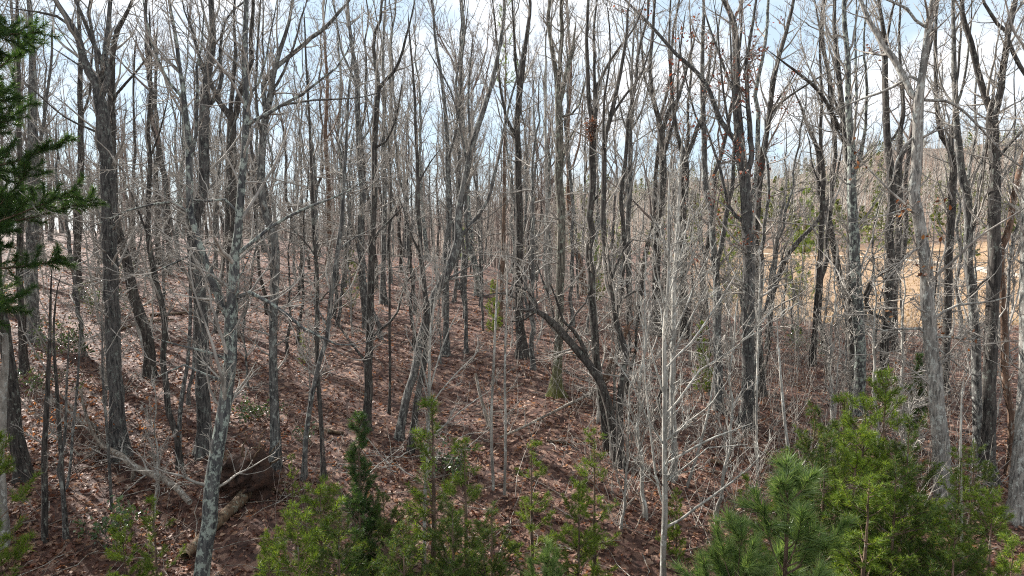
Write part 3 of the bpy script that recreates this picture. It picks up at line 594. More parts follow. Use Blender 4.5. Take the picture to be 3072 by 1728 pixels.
T('straight grey stem left of the pale sapling cluster, in the middle distance', 'grey', '1895 968 24 1890 925 18 1889 800 17 1888 650 16 1892 576 16 1895 535 15 1896 422 13 1898 316 10 1898 200 7 1902 80 5', ['1896 430 6 1870 370 6 1850 280 5 1840 180 3', '1897 400 6 1925 330 5 1945 250 4'])
T('middle-distance trunk with a spreading broom of upright forks', 'dark', '1975 1005 34 1972 850 24 1975 700 23 1985 576 22 1990 480 21 1985 387 17 1958 281 13 1951 176 11 1958 91 9 1965 0 7',
  ['1986 400 13 2000 338 12 2028 302 11 2060 230 8 2080 140 6', '1988 470 9 2010 400 8 2030 320 7 2035 200 5 2050 80 4', '1965 310 8 1935 240 7 1925 150 6 1920 60 4'], short='broom-forked trunk')
T('dark trunk with low wide forks right of the broom-forked trunk', 'dark', '2050 1010 36 2050 880 27 2049 752 26 2046 646 26 2049 563 25 2053 492 22 2040 440 15 2028 400 13 2020 330 11 2012 230 9 2008 120 7 2012 0 5',
  ['2054 480 14 2092 394 12 2110 330 10 2125 240 8 2135 140 6', '2053 500 11 2062 410 10 2066 300 8 2075 180 6 2070 60 4'], leaves=(M_REDLEAF, 130, -1, 4.5), short='low-forked trunk')
# ------------------------------------------------------------------ traced saplings (thin pale stems)
def SAP(label, spec, kind='pale', tw=1.1, limbs=(), Y=None, up=.6):
    return T(label, kind, spec, limbs, Y=Y, tw=tw, reach=1.0, name='sapling', cat='sapling', hmin=.8, up=up, flare=False, ang=(R(22), R(55)), ext=1.5, twig='twig', l3=1.4)
SAP('pale sapling rising from the middle bottom pines with a fan of twigs to its right', '1271 1715 12 1274 1500 10 1285 1300 9 1288 1152 9 1290 1013 8 1300 934 6 1310 850 4',
    limbs=['1290 1160 5 1320 1060 4 1360 960 3', '1286 1230 5 1340 1150 4 1430 1060 3', '1288 1180 5 1262 1080 4 1240 980 3', '1284 1330 5 1350 1260 4 1440 1190 3'], tw=1.8)
SAP('left one of two straight thin saplings beside the leaning broken stem', '1480 1470 10 1474 1281 9 1478 1162 8 1486 983 7 1492 860 5', tw=.9)
SAP('right one of two straight thin saplings beside the leaning broken stem', '1513 1484 9 1517 1281 8 1516 1102 7 1519 953 6 1522 820 4', tw=.9)
SAP('pale leaning sapling with a broken top left of the bright right-hand pines', '2376 1462 12 2364 1341 10 2352 1234 9 2340 1091 7 2332 1000 4', tw=.8)
SAP('thin pale sapling upright behind the pale leaning sapling', '2275 1433 9 2268 1252 8 2275 983 7 2280 800 4', tw=1.2)
SAP('bare pale stem standing through the small pines at the lower right', '2888 1712 9 2883 1500 8 2881 1363 7 2883 1210 5', tw=.9)
SAP('bent grey sapling right of the white-barked sapling', '2056 1463 10 2092 1363 9 2120 1257 8 2134 1187 7 2150 1060 4', tw=1.3)
SAP('wavy grey sapling in the lower left shade, left of the fallen trunk', '191 1617 11 187 1470 10 175 1410 9 195 1311 9 199 1192 7 205 1040 4', kind='grey', tw=1.0)
SAP('grey sapling crossing the wavy sapling in the lower left shade', '195 1475 9 211 1390 8 219 1291 8 231 1152 7 240 1000 4', kind='grey', tw=.9)
SAP('thin grey sapling with a pointed pale foot before the thick ridged tree', '336 1534 10 330 1430 9 318 1271 8 310 1152 7 306 1000 4', kind='grey', tw=.9)
SAP('dark young trunk left of the fallen tree in the lower left shade', '135 1625 20 135 1430 17 139 1271 15 143 1172 13 150 1000 9 152 860 5', kind='dark', tw=.7)
SAP('dark crooked young trunk just right of the wavy sapling', '203 1617 17 195 1550 14 183 1390 13 175 1271 12 167 1152 10 160 1010 7 170 880 4', kind='dark', tw=.7)

# ------------------------------------------------------------------ young trees and trees behind, copies of a few builds
def bare_proto(seed, h, r0, style, kind, twig):
    """a whole bare tree at the origin: trunk and crown meshes"""
    rng = np.random.default_rng(seed)
    n = 26; t = np.linspace(0, 1, n)
    lean = rng.normal(0, .05, 2); w = np.cumsum(rng.normal(0, .085, (n, 2)), 0); w -= t[:, None] * w[-1] * .5; w *= min(1, h / 17)
    Q = np.c_[lean[0] * h * t + w[:, 0], lean[1] * h * t + w[:, 1], h * t - .1]
    r = r0 * (1 - t) ** .75 + .008
    mt = MB(); trunk_mesh(mt, rng, Q, r, 10)
    mc = MB(); up, ang, t0, ln = dict(tall=(1.0, (R(16), R(42)), .24, .32), spread=(.7, (R(28), R(62)), .20, .32), under=(.15, (R(50), R(90)), .18, .34))[style]
    nf = dict(tall=14, spread=15, under=17)[style]
    PF, RF = grow(rng, Q[None], r[None], np.array([nf]), t0, .95, ln * h, ang, up, .11, 9, .62, .008, .12, .55)
    tubes(mc, PF, RF, 5)
    lf = np.linalg.norm(np.diff(PF, axis=1), axis=2).sum(1)
    PG, RG = grow(rng, PF, RF, rng.poisson(2.5 + 2.2 * lf), .2, 1, np.clip(lf * .38, .4, 1.8), (R(25), R(60)), up * .6, .15, 6, .5, .005, .02, .4)
    tubes(mc, PG, RG, 4)
    lg = np.linalg.norm(np.diff(PG, axis=1), axis=2).sum(1)
    PH, RH = grow(rng, PG, RG, rng.poisson(3.4 + 5.8 * lg), .2, 1, np.clip(lg * .45, .2, .8), (R(25), R(65)), up * .4, .2, 3, .6, .005, .009, .4)
    tubes(mc, PH, RH, 3)
    ml = mc
    return mt.mesh('trunk', BK[kind]), ml.mesh('crown', BK[twig])

PROTO = []
for k in range(12):
    st = ['tall', 'tall', 'spread', 'tall'][k % 4]
    kd = ['dark', 'grey', 'ridged', 'lichen', 'dark', 'grey'][k % 6]
    PROTO.append((st, kd, [18, 16, 15, 19, 17, 14][k % 6], [.13, .09, .11, .145, .085, .06][k % 6]) + bare_proto(900 + k, [18, 16, 15, 19, 17, 14][k % 6], [.13, .09, .11, .145, .085, .06][k % 6], st, kd, 'twig' if k % 3 else 'twig_brown'))
UNDER = [('under', ['grey', 'dark', 'pale', 'grey'][k], [6.5, 5.2, 4.6, 7.5][k], [.05, .045, .035, .06][k]) + bare_proto(950 + k, [6.5, 5.2, 4.6, 7.5][k], [.05, .045, .035, .06][k], 'under', ['grey', 'dark', 'pale', 'grey'][k], 'twig') for k in range(4)]
SAPL = [('sap', ['pale', 'grey', 'pale'][k], [4.2, 3.4, 2.8][k], [.025, .022, .018][k]) + bare_proto(970 + k, [4.2, 3.4, 2.8][k], [.025, .022, .018][k], 'spread', ['pale', 'grey', 'pale'][k], 'twig') for k in range(3)]

LM = [(x, Y, s) for x, Y, s in LAND if s]
used_labels = {}
def place_label(loc, lookw, what, setting):
    px, _ = project((loc[0], loc[1], hgt(loc[0], loc[1]) + 1.2))
    c = sorted(LM, key=lambda m: abs(m[0] - px) + 4 * abs(m[1] - loc[1]))
    best = None
    for x, Y, s in c[:14]:
        rel = ('behind' if loc[1] > Y + 3 else 'beside' if abs(loc[1] - Y) <= 3 else 'before') if abs(x - px) < 26 else None
        if rel is None:
            sd = 'left' if px < x else 'right'; far = abs(x - px)
            rel = ('just %s of' if far < 80 else '%s of' if far < 190 else 'well %s of') % sd
            if loc[1] > Y + 9: rel = 'far behind, ' + rel
            elif loc[1] > Y + 3: rel = 'behind, ' + rel
        for st in (setting, ''):
            lab = '%s %s %s the %s%s' % (lookw, what, rel, s, st)
            if len(lab.split()) <= 16:
                best = best or lab
                if lab not in used_labels: used_labels[lab] = 1; return lab
    used_labels[best] = 1
    return best

rngb = np.random.default_rng(7)
taken = [(o.location.x, o.location.y) for o, Y in TREES]
def free(x, y, d):
    return all((x - a) ** 2 + (y - b) ** 2 > d * d for a, b in taken)
def look_words(proto, sc, lean):
    thick = proto[3] * sc
    a = 'thin' if thick < .085 else 'medium' if thick < .12 else 'thick'
    c = dict(dark='dark', grey='grey', ridged='ridged', lichen='lichened', pale='pale')[proto[1]]
    l = 'left-leaning ' if lean < -.045 else 'right-leaning ' if lean > .045 else 'straight '
    return a + ' ' + l + c
def put(proto, x, y, sc, name, what, cat, group, setting, rng):
    z = float(hgt(x, y)); rz = rng.uniform(0, 6.28); tx, ty = rng.normal(0, .035, 2)
    o = thing(name, '', cat, (x, y, z - .03), 0, group)
    o.rotation_euler = (tx, ty, rz); o.scale = (sc * rng.uniform(.9, 1.1),) * 2 + (sc,)
    for part, me in (('trunk', proto[4]), ('crown', proto[5])):
        c = bpy.data.objects.new(part, me); COL.objects.link(c); c.parent = o
    o['label'] = place_label((x, y), look_words(proto, sc, ty), what, setting)
    taken.append((x, y)); return o

def scatter(n, urange, yrange, protos, dmin, name, what, cat, group, setting, scr=(.8, 1.15), ypow=1.0, ok=None):
    k = 0; tries = 0
    while k < n and tries < n * 60:
        tries += 1
        y = yrange[0] + (yrange[1] - yrange[0]) * rngb.uniform() ** ypow; u = rngb.uniform(*urange); x = u * y
        if not free(x, y, dmin): continue
        if ok and not ok(x, y): continue
        put(protos[rngb.integers(len(protos))], x, y, rngb.uniform(*scr), name, what, cat, group, setting, rngb); k += 1
def open_slope(x, y): return not (-.28 < x / y < .10 and y < 21)
G1 = 'bare trees standing behind the nearest trunks'
scatter(54, (-.80, -.12), (20, 66), PROTO, 1.5, 'bare_tree', 'tree', 'tree', G1, ' on the leafy slope', ypow=.75)
scatter(32, (-.16, .26), (22, 64), PROTO, 1.5, 'bare_tree', 'tree', 'tree', G1, ' near the crest', ypow=.8)
scatter(12, (.18, .80), (20, 46), PROTO, 1.8, 'bare_tree', 'tree', 'tree', G1, ' above the field', ypow=.9, ok=lambda x, y: x / y < .32 or y < 40)
# out of the picture to the left, towards the sun: they throw the shade on the lower left
scatter(22, (-1.5, -.86), (6, 30), PROTO, 2.0, 'bare_tree', 'tree', 'tree', 'bare trees beyond the left edge', ' outside the view')
scatter(52, (-.85, .06), (64, 115), PROTO, 1.8, 'bare_tree', 'tree', 'tree', G1, ' over the crest', ypow=.8)
scatter(8, (.22, .80), (60, 170), PROTO, 3, 'bare_tree', 'tree', 'tree', G1, ' in the field', scr=(.6, .9))
G2 = 'slight understorey trees with level branches'
scatter(64, (-.78, .12), (17, 40), UNDER, .9, 'understorey_tree', 'understorey tree', 'young tree', G2, ' on the red-brown leaves', scr=(.8, 1.3), ok=open_slope)
scatter(24, (.04, .70), (16, 34), UNDER, .9, 'understorey_tree', 'understorey tree', 'young tree', G2, ' on the brushy bank', scr=(.75, 1.2))
G3 = 'thin pale saplings among the brush'
scatter(54, (.02, .76), (13, 33), SAPL, .5, 'sapling', 'sapling', 'sapling', G3, ' in the tan brush', scr=(.7, 1.35), ok=open_slope)
scatter(22, (-.76, .02), (11.5, 30), SAPL, .6, 'sapling', 'sapling', 'sapling', G3, ' in the shaded litter', scr=(.6, 1.1), ok=open_slope)

# ------------------------------------------------------------------ pines
def needles(rng, mb, P, per, L, w, ang=(R(28), R(70)), t0=0.0, gravity=0):
    N, K = P.shape[:2]
    idx = np.repeat(np.arange(N), per); M = len(idx); t = t0 + (1 - t0) * rng.uniform(0, 1, M) ** .75; f = t * (K - 1); i = np.minimum(f.astype(int), K - 2); a = (f - i)[:, None]
    p = P[idx, i] * (1 - a) + P[idx, i + 1] * a; Tn = nrm(P[idx, i + 1] - P[idx, i]); U, V = frame(Tn)
    ph = rng.uniform(0, 6.28, (M, 1)); an = rng.uniform(*ang, (M, 1)); d = Tn * np.cos(an) + (U * np.cos(ph) + V * np.sin(ph)) * np.sin(an)
    d = nrm(d + np.array([0, 0, -gravity])); s, _ = frame(d); s2 = np.cross(d, s); q = rng.uniform(0, 6.28, (M, 1)); s = s * np.cos(q) + s2 * np.sin(q)
    l = (L * rng.uniform(.65, 1.15, M))[:, None]
    mb.add(np.stack([p - s * w * .5, p + s * w * .5, p + d * l], 1), T=np.arange(M * 3).reshape(M, 3))

def pine(seed, h, spread, nmat, L=.085, w=.0065, whorl=.38, nb=5, sub=8, per=26, rise=(R(45), R(72)), low=.12, r0=.035, up=.7, top_thin=1.0, kind='pine', grav=0, nang=(R(28), R(70)), crownpow=.75):
    """trunk, boughs and needles of one pine at the origin"""
    rng = np.random.default_rng(seed); n = 18; t = np.linspace(0, 1, n)
    Q = np.c_[np.cumsum(rng.normal(0, .012, n)) * h * .12, np.cumsum(rng.normal(0, .012, n)) * h * .12, h * t]
    r = r0 * (1 - t) + .004; mt = MB(); trunk_mesh(mt, rng, Q, r, 8, False)
    zs = np.arange(low * h, h * .97, whorl); zs = zs + rng.normal(0, whorl * .15, len(zs))
    Bp, Br = [], []
    for z in zs:
        tt = np.clip(z / h, 0, .99); m = max(2, nb + rng.integers(-1, 2)); Lb = spread * (1 - tt) ** crownpow * rng.uniform(.75, 1.1) + .16
        p, q = grow(rng, Q[None], r[None], np.array([m]), max(tt - .015, 0), min(tt + .015, 1), Lb * 1.15, rise, up * (.5 + tt), .07, 6, .5, .004, .03, 0)
        Bp.append(p); Br.append(q)
    P1 = np.concatenate(Bp); R1 = np.concatenate(Br)
    mw = MB(); tubes(mw, P1, R1, 4)
    l1 = np.linalg.norm(np.diff(P1, axis=1), axis=2).sum(1)
    nsub = np.maximum(2, (sub * l1).astype(int))
    P2, R2 = grow(rng, P1, R1, nsub, .25, 1.0, np.clip(l1 * .36, .10, .55), (R(30), R(62)), .25, .1, 4, .6, .0022, .006, .45)
    tubes(mw, P2, R2, 3)
    mn = MB(); l2 = np.linalg.norm(np.diff(P2, axis=1), axis=2).sum(1)
    needles(rng, mn, P2, np.maximum(5, (per * l2 / .2).astype(int)), L, w, nang, t0=.15, gravity=grav)
    needles(rng, mn, P1, np.maximum(8, (per * l1 / .28).astype(int)), L, w, nang, t0=.45, gravity=grav)
    needles(rng, mn, Q[None, -4:], int(per * 3), L, w, gravity=grav)
    return mt.mesh('trunk', BK[kind]), mw.mesh('branches', BK[kind]), mn.mesh('needles', nmat, smooth=False)

VP = [pine(300 + k, 3.6, .85, M_NEEDLE, sub=12, per=64, whorl=.30 + .03 * k, nb=6) for k in range(3)]
VT = [pine(320 + k, 3.4, .62, M_NEEDLE, sub=9, per=58, whorl=.40, nb=5) for k in range(2)]            # thin see-through ones
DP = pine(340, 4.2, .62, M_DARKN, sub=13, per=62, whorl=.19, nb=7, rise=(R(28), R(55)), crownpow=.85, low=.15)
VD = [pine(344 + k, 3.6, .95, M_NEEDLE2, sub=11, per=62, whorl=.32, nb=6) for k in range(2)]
WP = [pine(350 + k, 3.2, 1.05, M_WHITE, L=.15, w=.0062, sub=6, per=115, whorl=.36, nb=6, rise=(R(32), R(58)), up=1.1, grav=.05, nang=(R(10), R(42))) for k in range(2)]
TP = pine(360, 15, 1.7, M_NEEDLE, L=.10, w=.012, sub=5, per=40, whorl=.8, nb=4, low=.70, r0=.12)

def put_pine(meshes, label, px, py_top, Y, wide=1.0, h0=3.5, rz=None, name='young_pine', group=None, px_base=None, full=None):
    if Y < 13: wide *= 1.12
    """stands on the ground at distance Y with its tip at the photo point"""
    tip = at(px, py_top, Y); z = float(hgt(tip[0], tip[1])); h = tip[2] - z
    hh = max(v.co.z for v in meshes[0].vertices); s = h / hh
    o = thing(name, label, 'pine', (tip[0], tip[1], z - .02), (px * 1.7) % 6.28 if rz is None else rz, group)
    o.scale = (s * wide, s * wide, s)
    par = o
    for nm, me in zip(('trunk', 'crown', 'needles'), meshes):
        c = bpy.data.objects.new(nm, me); COL.objects.link(c); c.parent = par
        if nm == 'crown': par = c
    LAND.append((px, Y, None)); taken.append((tip[0], tip[1])); return o

# bottom middle
put_pine(DP, 'dense dark narrow young pine with a pointed top, left of bottom centre', 1072, 1238, 9.6, 1.05)
put_pine(VP[0], 'bright bushy young pine at the foot of the dense dark one', 960, 1455, 8.4, 1.15)
put_pine(VP[1], 'low bright pine tip poking up between the dark pine and the bushy pine', 905, 1530, 7.6, 1.0)
put_pine(VT[0], 'tall thin young pine below the white twig heap with a spire of loose tufts', 1292, 1195, 10.4, 1.3)
put_pine(VT[1], 'dark-tufted young pine just right of the tall thin spire', 1395, 1350, 10.0, 1.35)
put_pine(VD[0], 'shaded full young pine low at the bottom centre', 1475, 1520, 9.2, 1.1)
put_pine(VT[0], 'sparse feathery young pine with see-through branches on the red leaves, bottom centre', 1600, 1318, 11.4, 1.15, rz=2.2)
put_pine(VT[1], 'young pine with light yellow-green tufts right of the sparse feathery one', 1785, 1315, 11.0, 1.25, rz=4.0)
put_pine(VP[0], 'small young pine in front of the two sparse bottom centre pines', 1735, 1440, 9.8, .95, rz=3.1)
put_pine(VP[1], 'small young pine directly behind the foot of the white-barked sapling', 2035, 1470, 11.9, .9)
put_pine(WP[1], 'bluish pine top low at the bottom edge beside the sparse pines', 1640, 1650, 7.6, .9, name='white_pine_sapling')
put_pine(VD[0], 'small pine at the bottom edge near the lowest centre, mostly in shade', 1210, 1560, 8.4, 1.0, rz=.9)
# lower left
put_pine(VP[1], 'yellow-green young pine at the lower left beside the fallen trunk end', 372, 1540, 9.6, 1.0, rz=1.0)
put_pine(VT[0], 'dark thin young pine between the fallen trunk end and the lichened tree', 455, 1490, 9.9, 1.2, rz=5.0)
put_pine(VP[2], 'sunlit pine boughs at the lower left edge before the peeled pole', -30, 1290, 8.0, .85, rz=2.0)
put_pine(VP[0], 'small dark pine under the rotten log at the bottom left', 805, 1600, 8.6, .8, rz=2.6)
put_pine(VT[1], 'thin shaded young pine beside the uprooted stump', 875, 1370, 12.2, .8, rz=.4)
# right
put_pine(WP[0], 'nearest young white pine with long blue-green needles at the bottom right', 2370, 1420, 7.2, 1.25, name='white_pine_sapling')
put_pine(WP[1], 'smaller white pine with pale needle tips on the left of the nearest one', 2215, 1560, 7.0, 1.0, name='white_pine_sapling', rz=1.5)
put_pine(VP[0], 'tallest bright young pine in the right-hand clump, its tip before the lichened trunk', 2662, 1120, 11.2, .95, rz=1.2)
put_pine(VP[1], 'bright young pine in the clump with a rounded sunlit top', 2606, 1190, 10.6, 1.05, rz=.3)
put_pine(VD[0], 'dark-flanked young pine on the left side of the right-hand clump', 2445, 1215, 11.0, .95, rz=3.3)
put_pine(VT[0], 'slim young pine showing a pale stem inside the right-hand clump', 2530, 1185, 11.5, 1.1, rz=4.4)
put_pine(VD[1], 'shaded young pine on the right side of the clump below the sunlit leaning tree', 2733, 1245, 10.4, 1.05, rz=5.4)
put_pine(VP[2], 'low broad young pine filling the front of the right-hand clump', 2610, 1430, 8.8, 1.35, rz=2.8)
put_pine(VP[1], 'low young pine before the foot of the sunlit leaning tree', 2790, 1490, 9.4, 1.15, rz=1.9)
put_pine(VT[1], 'isolated young pine with bright level tufts near the lower right corner', 2880, 1370, 10.4, 1.2, rz=2.1)
put_pine(VP[0], 'young pine in the lower right corner with yellow tips', 2985, 1475, 9.2, 1.1, rz=.8)
put_pine(VP[2], 'bright low pine cut by the bottom edge in the right corner', 3040, 1600, 7.8, 1.0, rz=4.9)
put_pine(VT[0], 'thin small pine behind the nearest white pine', 2240, 1420, 11.2, 1.0, rz=.2)
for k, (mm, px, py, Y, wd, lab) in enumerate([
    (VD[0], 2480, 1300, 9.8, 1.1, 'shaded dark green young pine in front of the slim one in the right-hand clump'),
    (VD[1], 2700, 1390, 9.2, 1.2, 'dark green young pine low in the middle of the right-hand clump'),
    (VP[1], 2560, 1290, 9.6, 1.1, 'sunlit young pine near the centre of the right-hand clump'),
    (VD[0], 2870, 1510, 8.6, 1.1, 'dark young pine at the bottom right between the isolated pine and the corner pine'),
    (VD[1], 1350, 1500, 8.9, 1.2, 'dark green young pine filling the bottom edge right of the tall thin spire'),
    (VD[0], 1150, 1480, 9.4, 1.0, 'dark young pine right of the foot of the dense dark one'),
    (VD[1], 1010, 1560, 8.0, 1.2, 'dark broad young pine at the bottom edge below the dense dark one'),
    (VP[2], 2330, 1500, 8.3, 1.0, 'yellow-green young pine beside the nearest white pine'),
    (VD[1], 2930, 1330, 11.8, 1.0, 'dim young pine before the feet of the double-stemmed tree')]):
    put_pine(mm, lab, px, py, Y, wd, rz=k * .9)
# middle distance
put_pine(VT[1], 'small pale pine in the middle distance beside the black flecked trunk', 1052, 760, 27, 1.3, rz=1.1)
put_pine(VP[0], 'bushy light pine in the middle distance left of the dark swollen-base tree', 1480, 840, 24, .9, rz=2.4)
put_pine(VP[1], 'tall light pine behind the mossy-based tree, half hidden by trunks', 1790, 720, 30, .75, rz=.7)
put_pine(VP[2], 'green pine behind the fan of the white-barked sapling', 2110, 960, 19, .95, rz=3.9)
put_pine(VT[0], 'grey-green small pine at the bank before the field', 2395, 940, 27, 1.4, rz=5.2)
put_pine(DP, 'dark little pine in shade right of the tall lichened trunk', 2755, 1060, 17, 1.5, rz=1.4)
put_pine(VT[1], 'tiny pine seedling on the leaf slope left of the thin leaning stem', 905, 1000, 20, 1.1, rz=.6)
put_pine(VP[1], 'pine with olive foliage beyond the crest behind the soft grey trunk', 1400, 660, 42, .9, rz=1.3)
put_pine(VP[0], 'tall pine rising on the far bank beyond the dark low-forked trunk', 2190, 640, 52, .8, rz=4.1)
put_pine(VP[2], 'bright pine crown showing over the far field behind the V-stemmed grey tree', 2420, 560, 62, .7, rz=.1)
put_pine(TP, 'thin pine with only its top in sparse needles, high between trunks at upper centre', 1500, -60, 26, 1.0, rz=2.2)

# the big pine at the left edge
def big_pine():
    Y = 9.6; x = -.835 * Y; z = float(hgt(x, Y)); h = 13.6
    o = thing('white_pine', 'big dark green pine filling the left edge, boughs reaching in from outside the view', 'pine', (x, Y, z), 0)
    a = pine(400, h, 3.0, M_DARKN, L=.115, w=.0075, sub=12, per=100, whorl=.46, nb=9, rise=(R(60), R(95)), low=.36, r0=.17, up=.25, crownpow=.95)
    par = o
    for nm, me in zip(('trunk', 'crown', 'needles'), a):
        c = bpy.data.objects.new(nm, me); COL.objects.link(c); c.parent = par
        if nm == 'crown': par = c
big_pine()
for (x, y, s), lab in zip(((-15.5, 14.5, 1.0), (-21, 20, 1.1), (-12.5, 6.5, .95)), ('unseen pine added beyond the left edge to shade the fallen tree', 'farthest of the unseen shade pines added beyond the left edge', 'unseen shade pine added beyond the left edge nearest the camera')):  # unseen pines added to darken the lower left with their shade
    src = [o for o in COL.objects if o.name.startswith('white_pine') and o.get('label', '').startswith('big dark')][0]
    dup(src, (x, y, float(hgt(x, y))), 2 + x, (s, s, s), lab)

# ------------------------------------------------------------------ fallen wood
def log_pts(spec, lift=0.0):
    a = nums(spec); P = []; r = []
    for x, y, w in a:
        Y = ground(x, y); p = at(x, y, Y); rr = w * .5 * pxm(Y); P.append([p[0], p[1], float(hgt(p[0], p[1])) + rr * .8 + lift]); r.append(rr)
    return np.array(P), np.array(r)
def log(label, kind, spec, name='fallen_log', limbs=(), tw=0, lift=0.0, cat='log', twig='twig'):
    _seed[0] += 1; rng = np.random.default_rng(_seed[0]); P, r = log_pts(spec, lift)
    base = P.mean(0); root = thing(name, label, cat, tuple(base)); Q, rr = smooth_axis(rng, P - base, r, 1.2)
    mb = MB(); tubes(mb, Q[None], rr[None], 12, 1 + rng.normal(0, .05, (1, len(Q), 12)))
    for e, s in ((0, 1), (-1, -1)):                       # jagged broken ends
        k = 0 if e == 0 else len(Q) - 1; d = nrm(Q[k] - Q[k + s]); mb.add([Q[k] + d * rr[k] * .5], None)
        c = mb.n - 1; b = k * 12; T_ = [[b + i, b + (i + 1) % 12, c] for i in range(12)]
        mb.t.append(np.array(T_))
    mb.build('trunk', BK[kind], root); axes = [(Q, rr)]
    for lim in limbs:
        b = nums(lim); Pl, rl = [], []
        for x, y, w in b[:, :3]:
            Yl = ground(b[0, 0], b[0, 1]) ; Pl.append(at(x, y, Yl) - base); rl.append(w * .5 * pxm(Yl))
        Pl = np.array(Pl); Pl[0] = Q[np.argmin(np.linalg.norm(Q - Pl[0], axis=1))]
        Ql, r2 = smooth_axis(rng, Pl, np.array(rl), 3); m2 = MB(); tubes(m2, Ql[None], r2[None], 6); m2.build('limb', BK[kind], root); axes.append((Ql, r2))
    if tw:
        cm = MB(); crown_twigs(rng, cm, axes, tw, 1.0, -9, np.zeros(3), .5, l3=1.5)
        if cm.n: cm.build('twigs', BK[twig], root)
    return root
log('grey fallen tree with upturned bare limbs in the lower left shade, pale broken end', 'dead', '572 1552 17 500 1490 21 417 1454 20 360 1410 18 318 1387 16 270 1330 14 239 1299 12 190 1255 10 139 1224 7', name='fallen_tree', cat='fallen tree',
    limbs=['318 1390 13 300 1330 11 290 1290 9 270 1265 8', '330 1395 12 290 1320 10 250 1220 8 243 1165 6', '250 1310 10 200 1290 8 120 1260 6 60 1200 5 44 1160 4', '300 1372 9 255 1380 7 200 1330 6 130 1300 4', '385 1440 14 392 1490 13 395 1530 12', '270 1335 9 220 1230 7 180 1180 5'], tw=.8, lift=.25)
log('pair of dark fallen logs lying across the upper left slope, upper one', 'rotten', '449 948 8 520 944 9 590 940 11')
log('pair of dark fallen logs lying across the upper left slope, lower one', 'rotten', '358 993 9 455 966 9 520 962 7')
log('blackened log piece right of the foot of the trunk at mid slope left', 'rotten', '935 1284 12 985 1300 13 1030 1304 10')
log('thin fallen pole slanting over red leaves toward the bowed trunk', 'dead', '1500 1330 7 1580 1295 8 1640 1262 8 1720 1222 9 1793 1186 9', tw=.8, lift=.12)
log('short dark rotting log in the brush right of the white-barked sapling', 'rotten', '2134 1388 13 2165 1396 15 2195 1408 12')
log('dark fallen branch lying below the leaf slope at bottom centre', 'rotten', '1640 1325 7 1675 1330 9 1712 1334 6')

def leaning_stub():
    rng = np.random.default_rng(77); Y = ground(1470, 1290); P = np.array([at(1470, 1292, Y), at(1447, 1210, Y + .3), at(1436, 1165, Y + .45), at(1427, 1120, Y + .6)]); base = P[0].copy(); base[2] = hgt(base[0], base[1])
    o = thing('broken_sapling', 'tan broken stem leaning left against the two thin saplings', 'dead sapling', tuple(base)); r = np.array([12, 11, 10, 8]) * .5 * pxm(Y); P[0, 2] = base[2]
    Q, rr = smooth_axis(rng, P - base, r, 1); mb = MB(); tubes(mb, Q[None], rr[None], 8); mb.build('trunk', BK['dead'], o)
leaning_stub()
def snag():
    rng = np.random.default_rng(78); Y = ground(1800, 1190)
    o = None
    for nm, pts in (('trunk', '1800 1195 20 1830 1110 19 1853 1061 18 1870 1015 17 1885 975 12'), ('limb', '1853 1061 9 1862 1020 8 1900 960 5'), ('limb', '1835 1100 8 1870 1090 6 1905 1050 4')):
        a = nums(pts); P = np.array([at(x, y, Y) for x, y, _ in a]); r = a[:, 2] * .5 * pxm(Y)
        if o is None: base = P[0].copy(); base[2] = hgt(base[0], base[1]); P[0] = base; o = thing('broken_snag', 'rotten rust-brown snag broken into splinters right of the bowed trunk', 'snag', tuple(base))
        Q, rr = smooth_axis(rng, P - base, r, 1.5); mb = MB(); tubes(mb, Q[None], rr[None], 9, 1 + rng.normal(0, .12, (1, len(Q), 9))); mb.build(nm, BK['rust'], o)
snag()

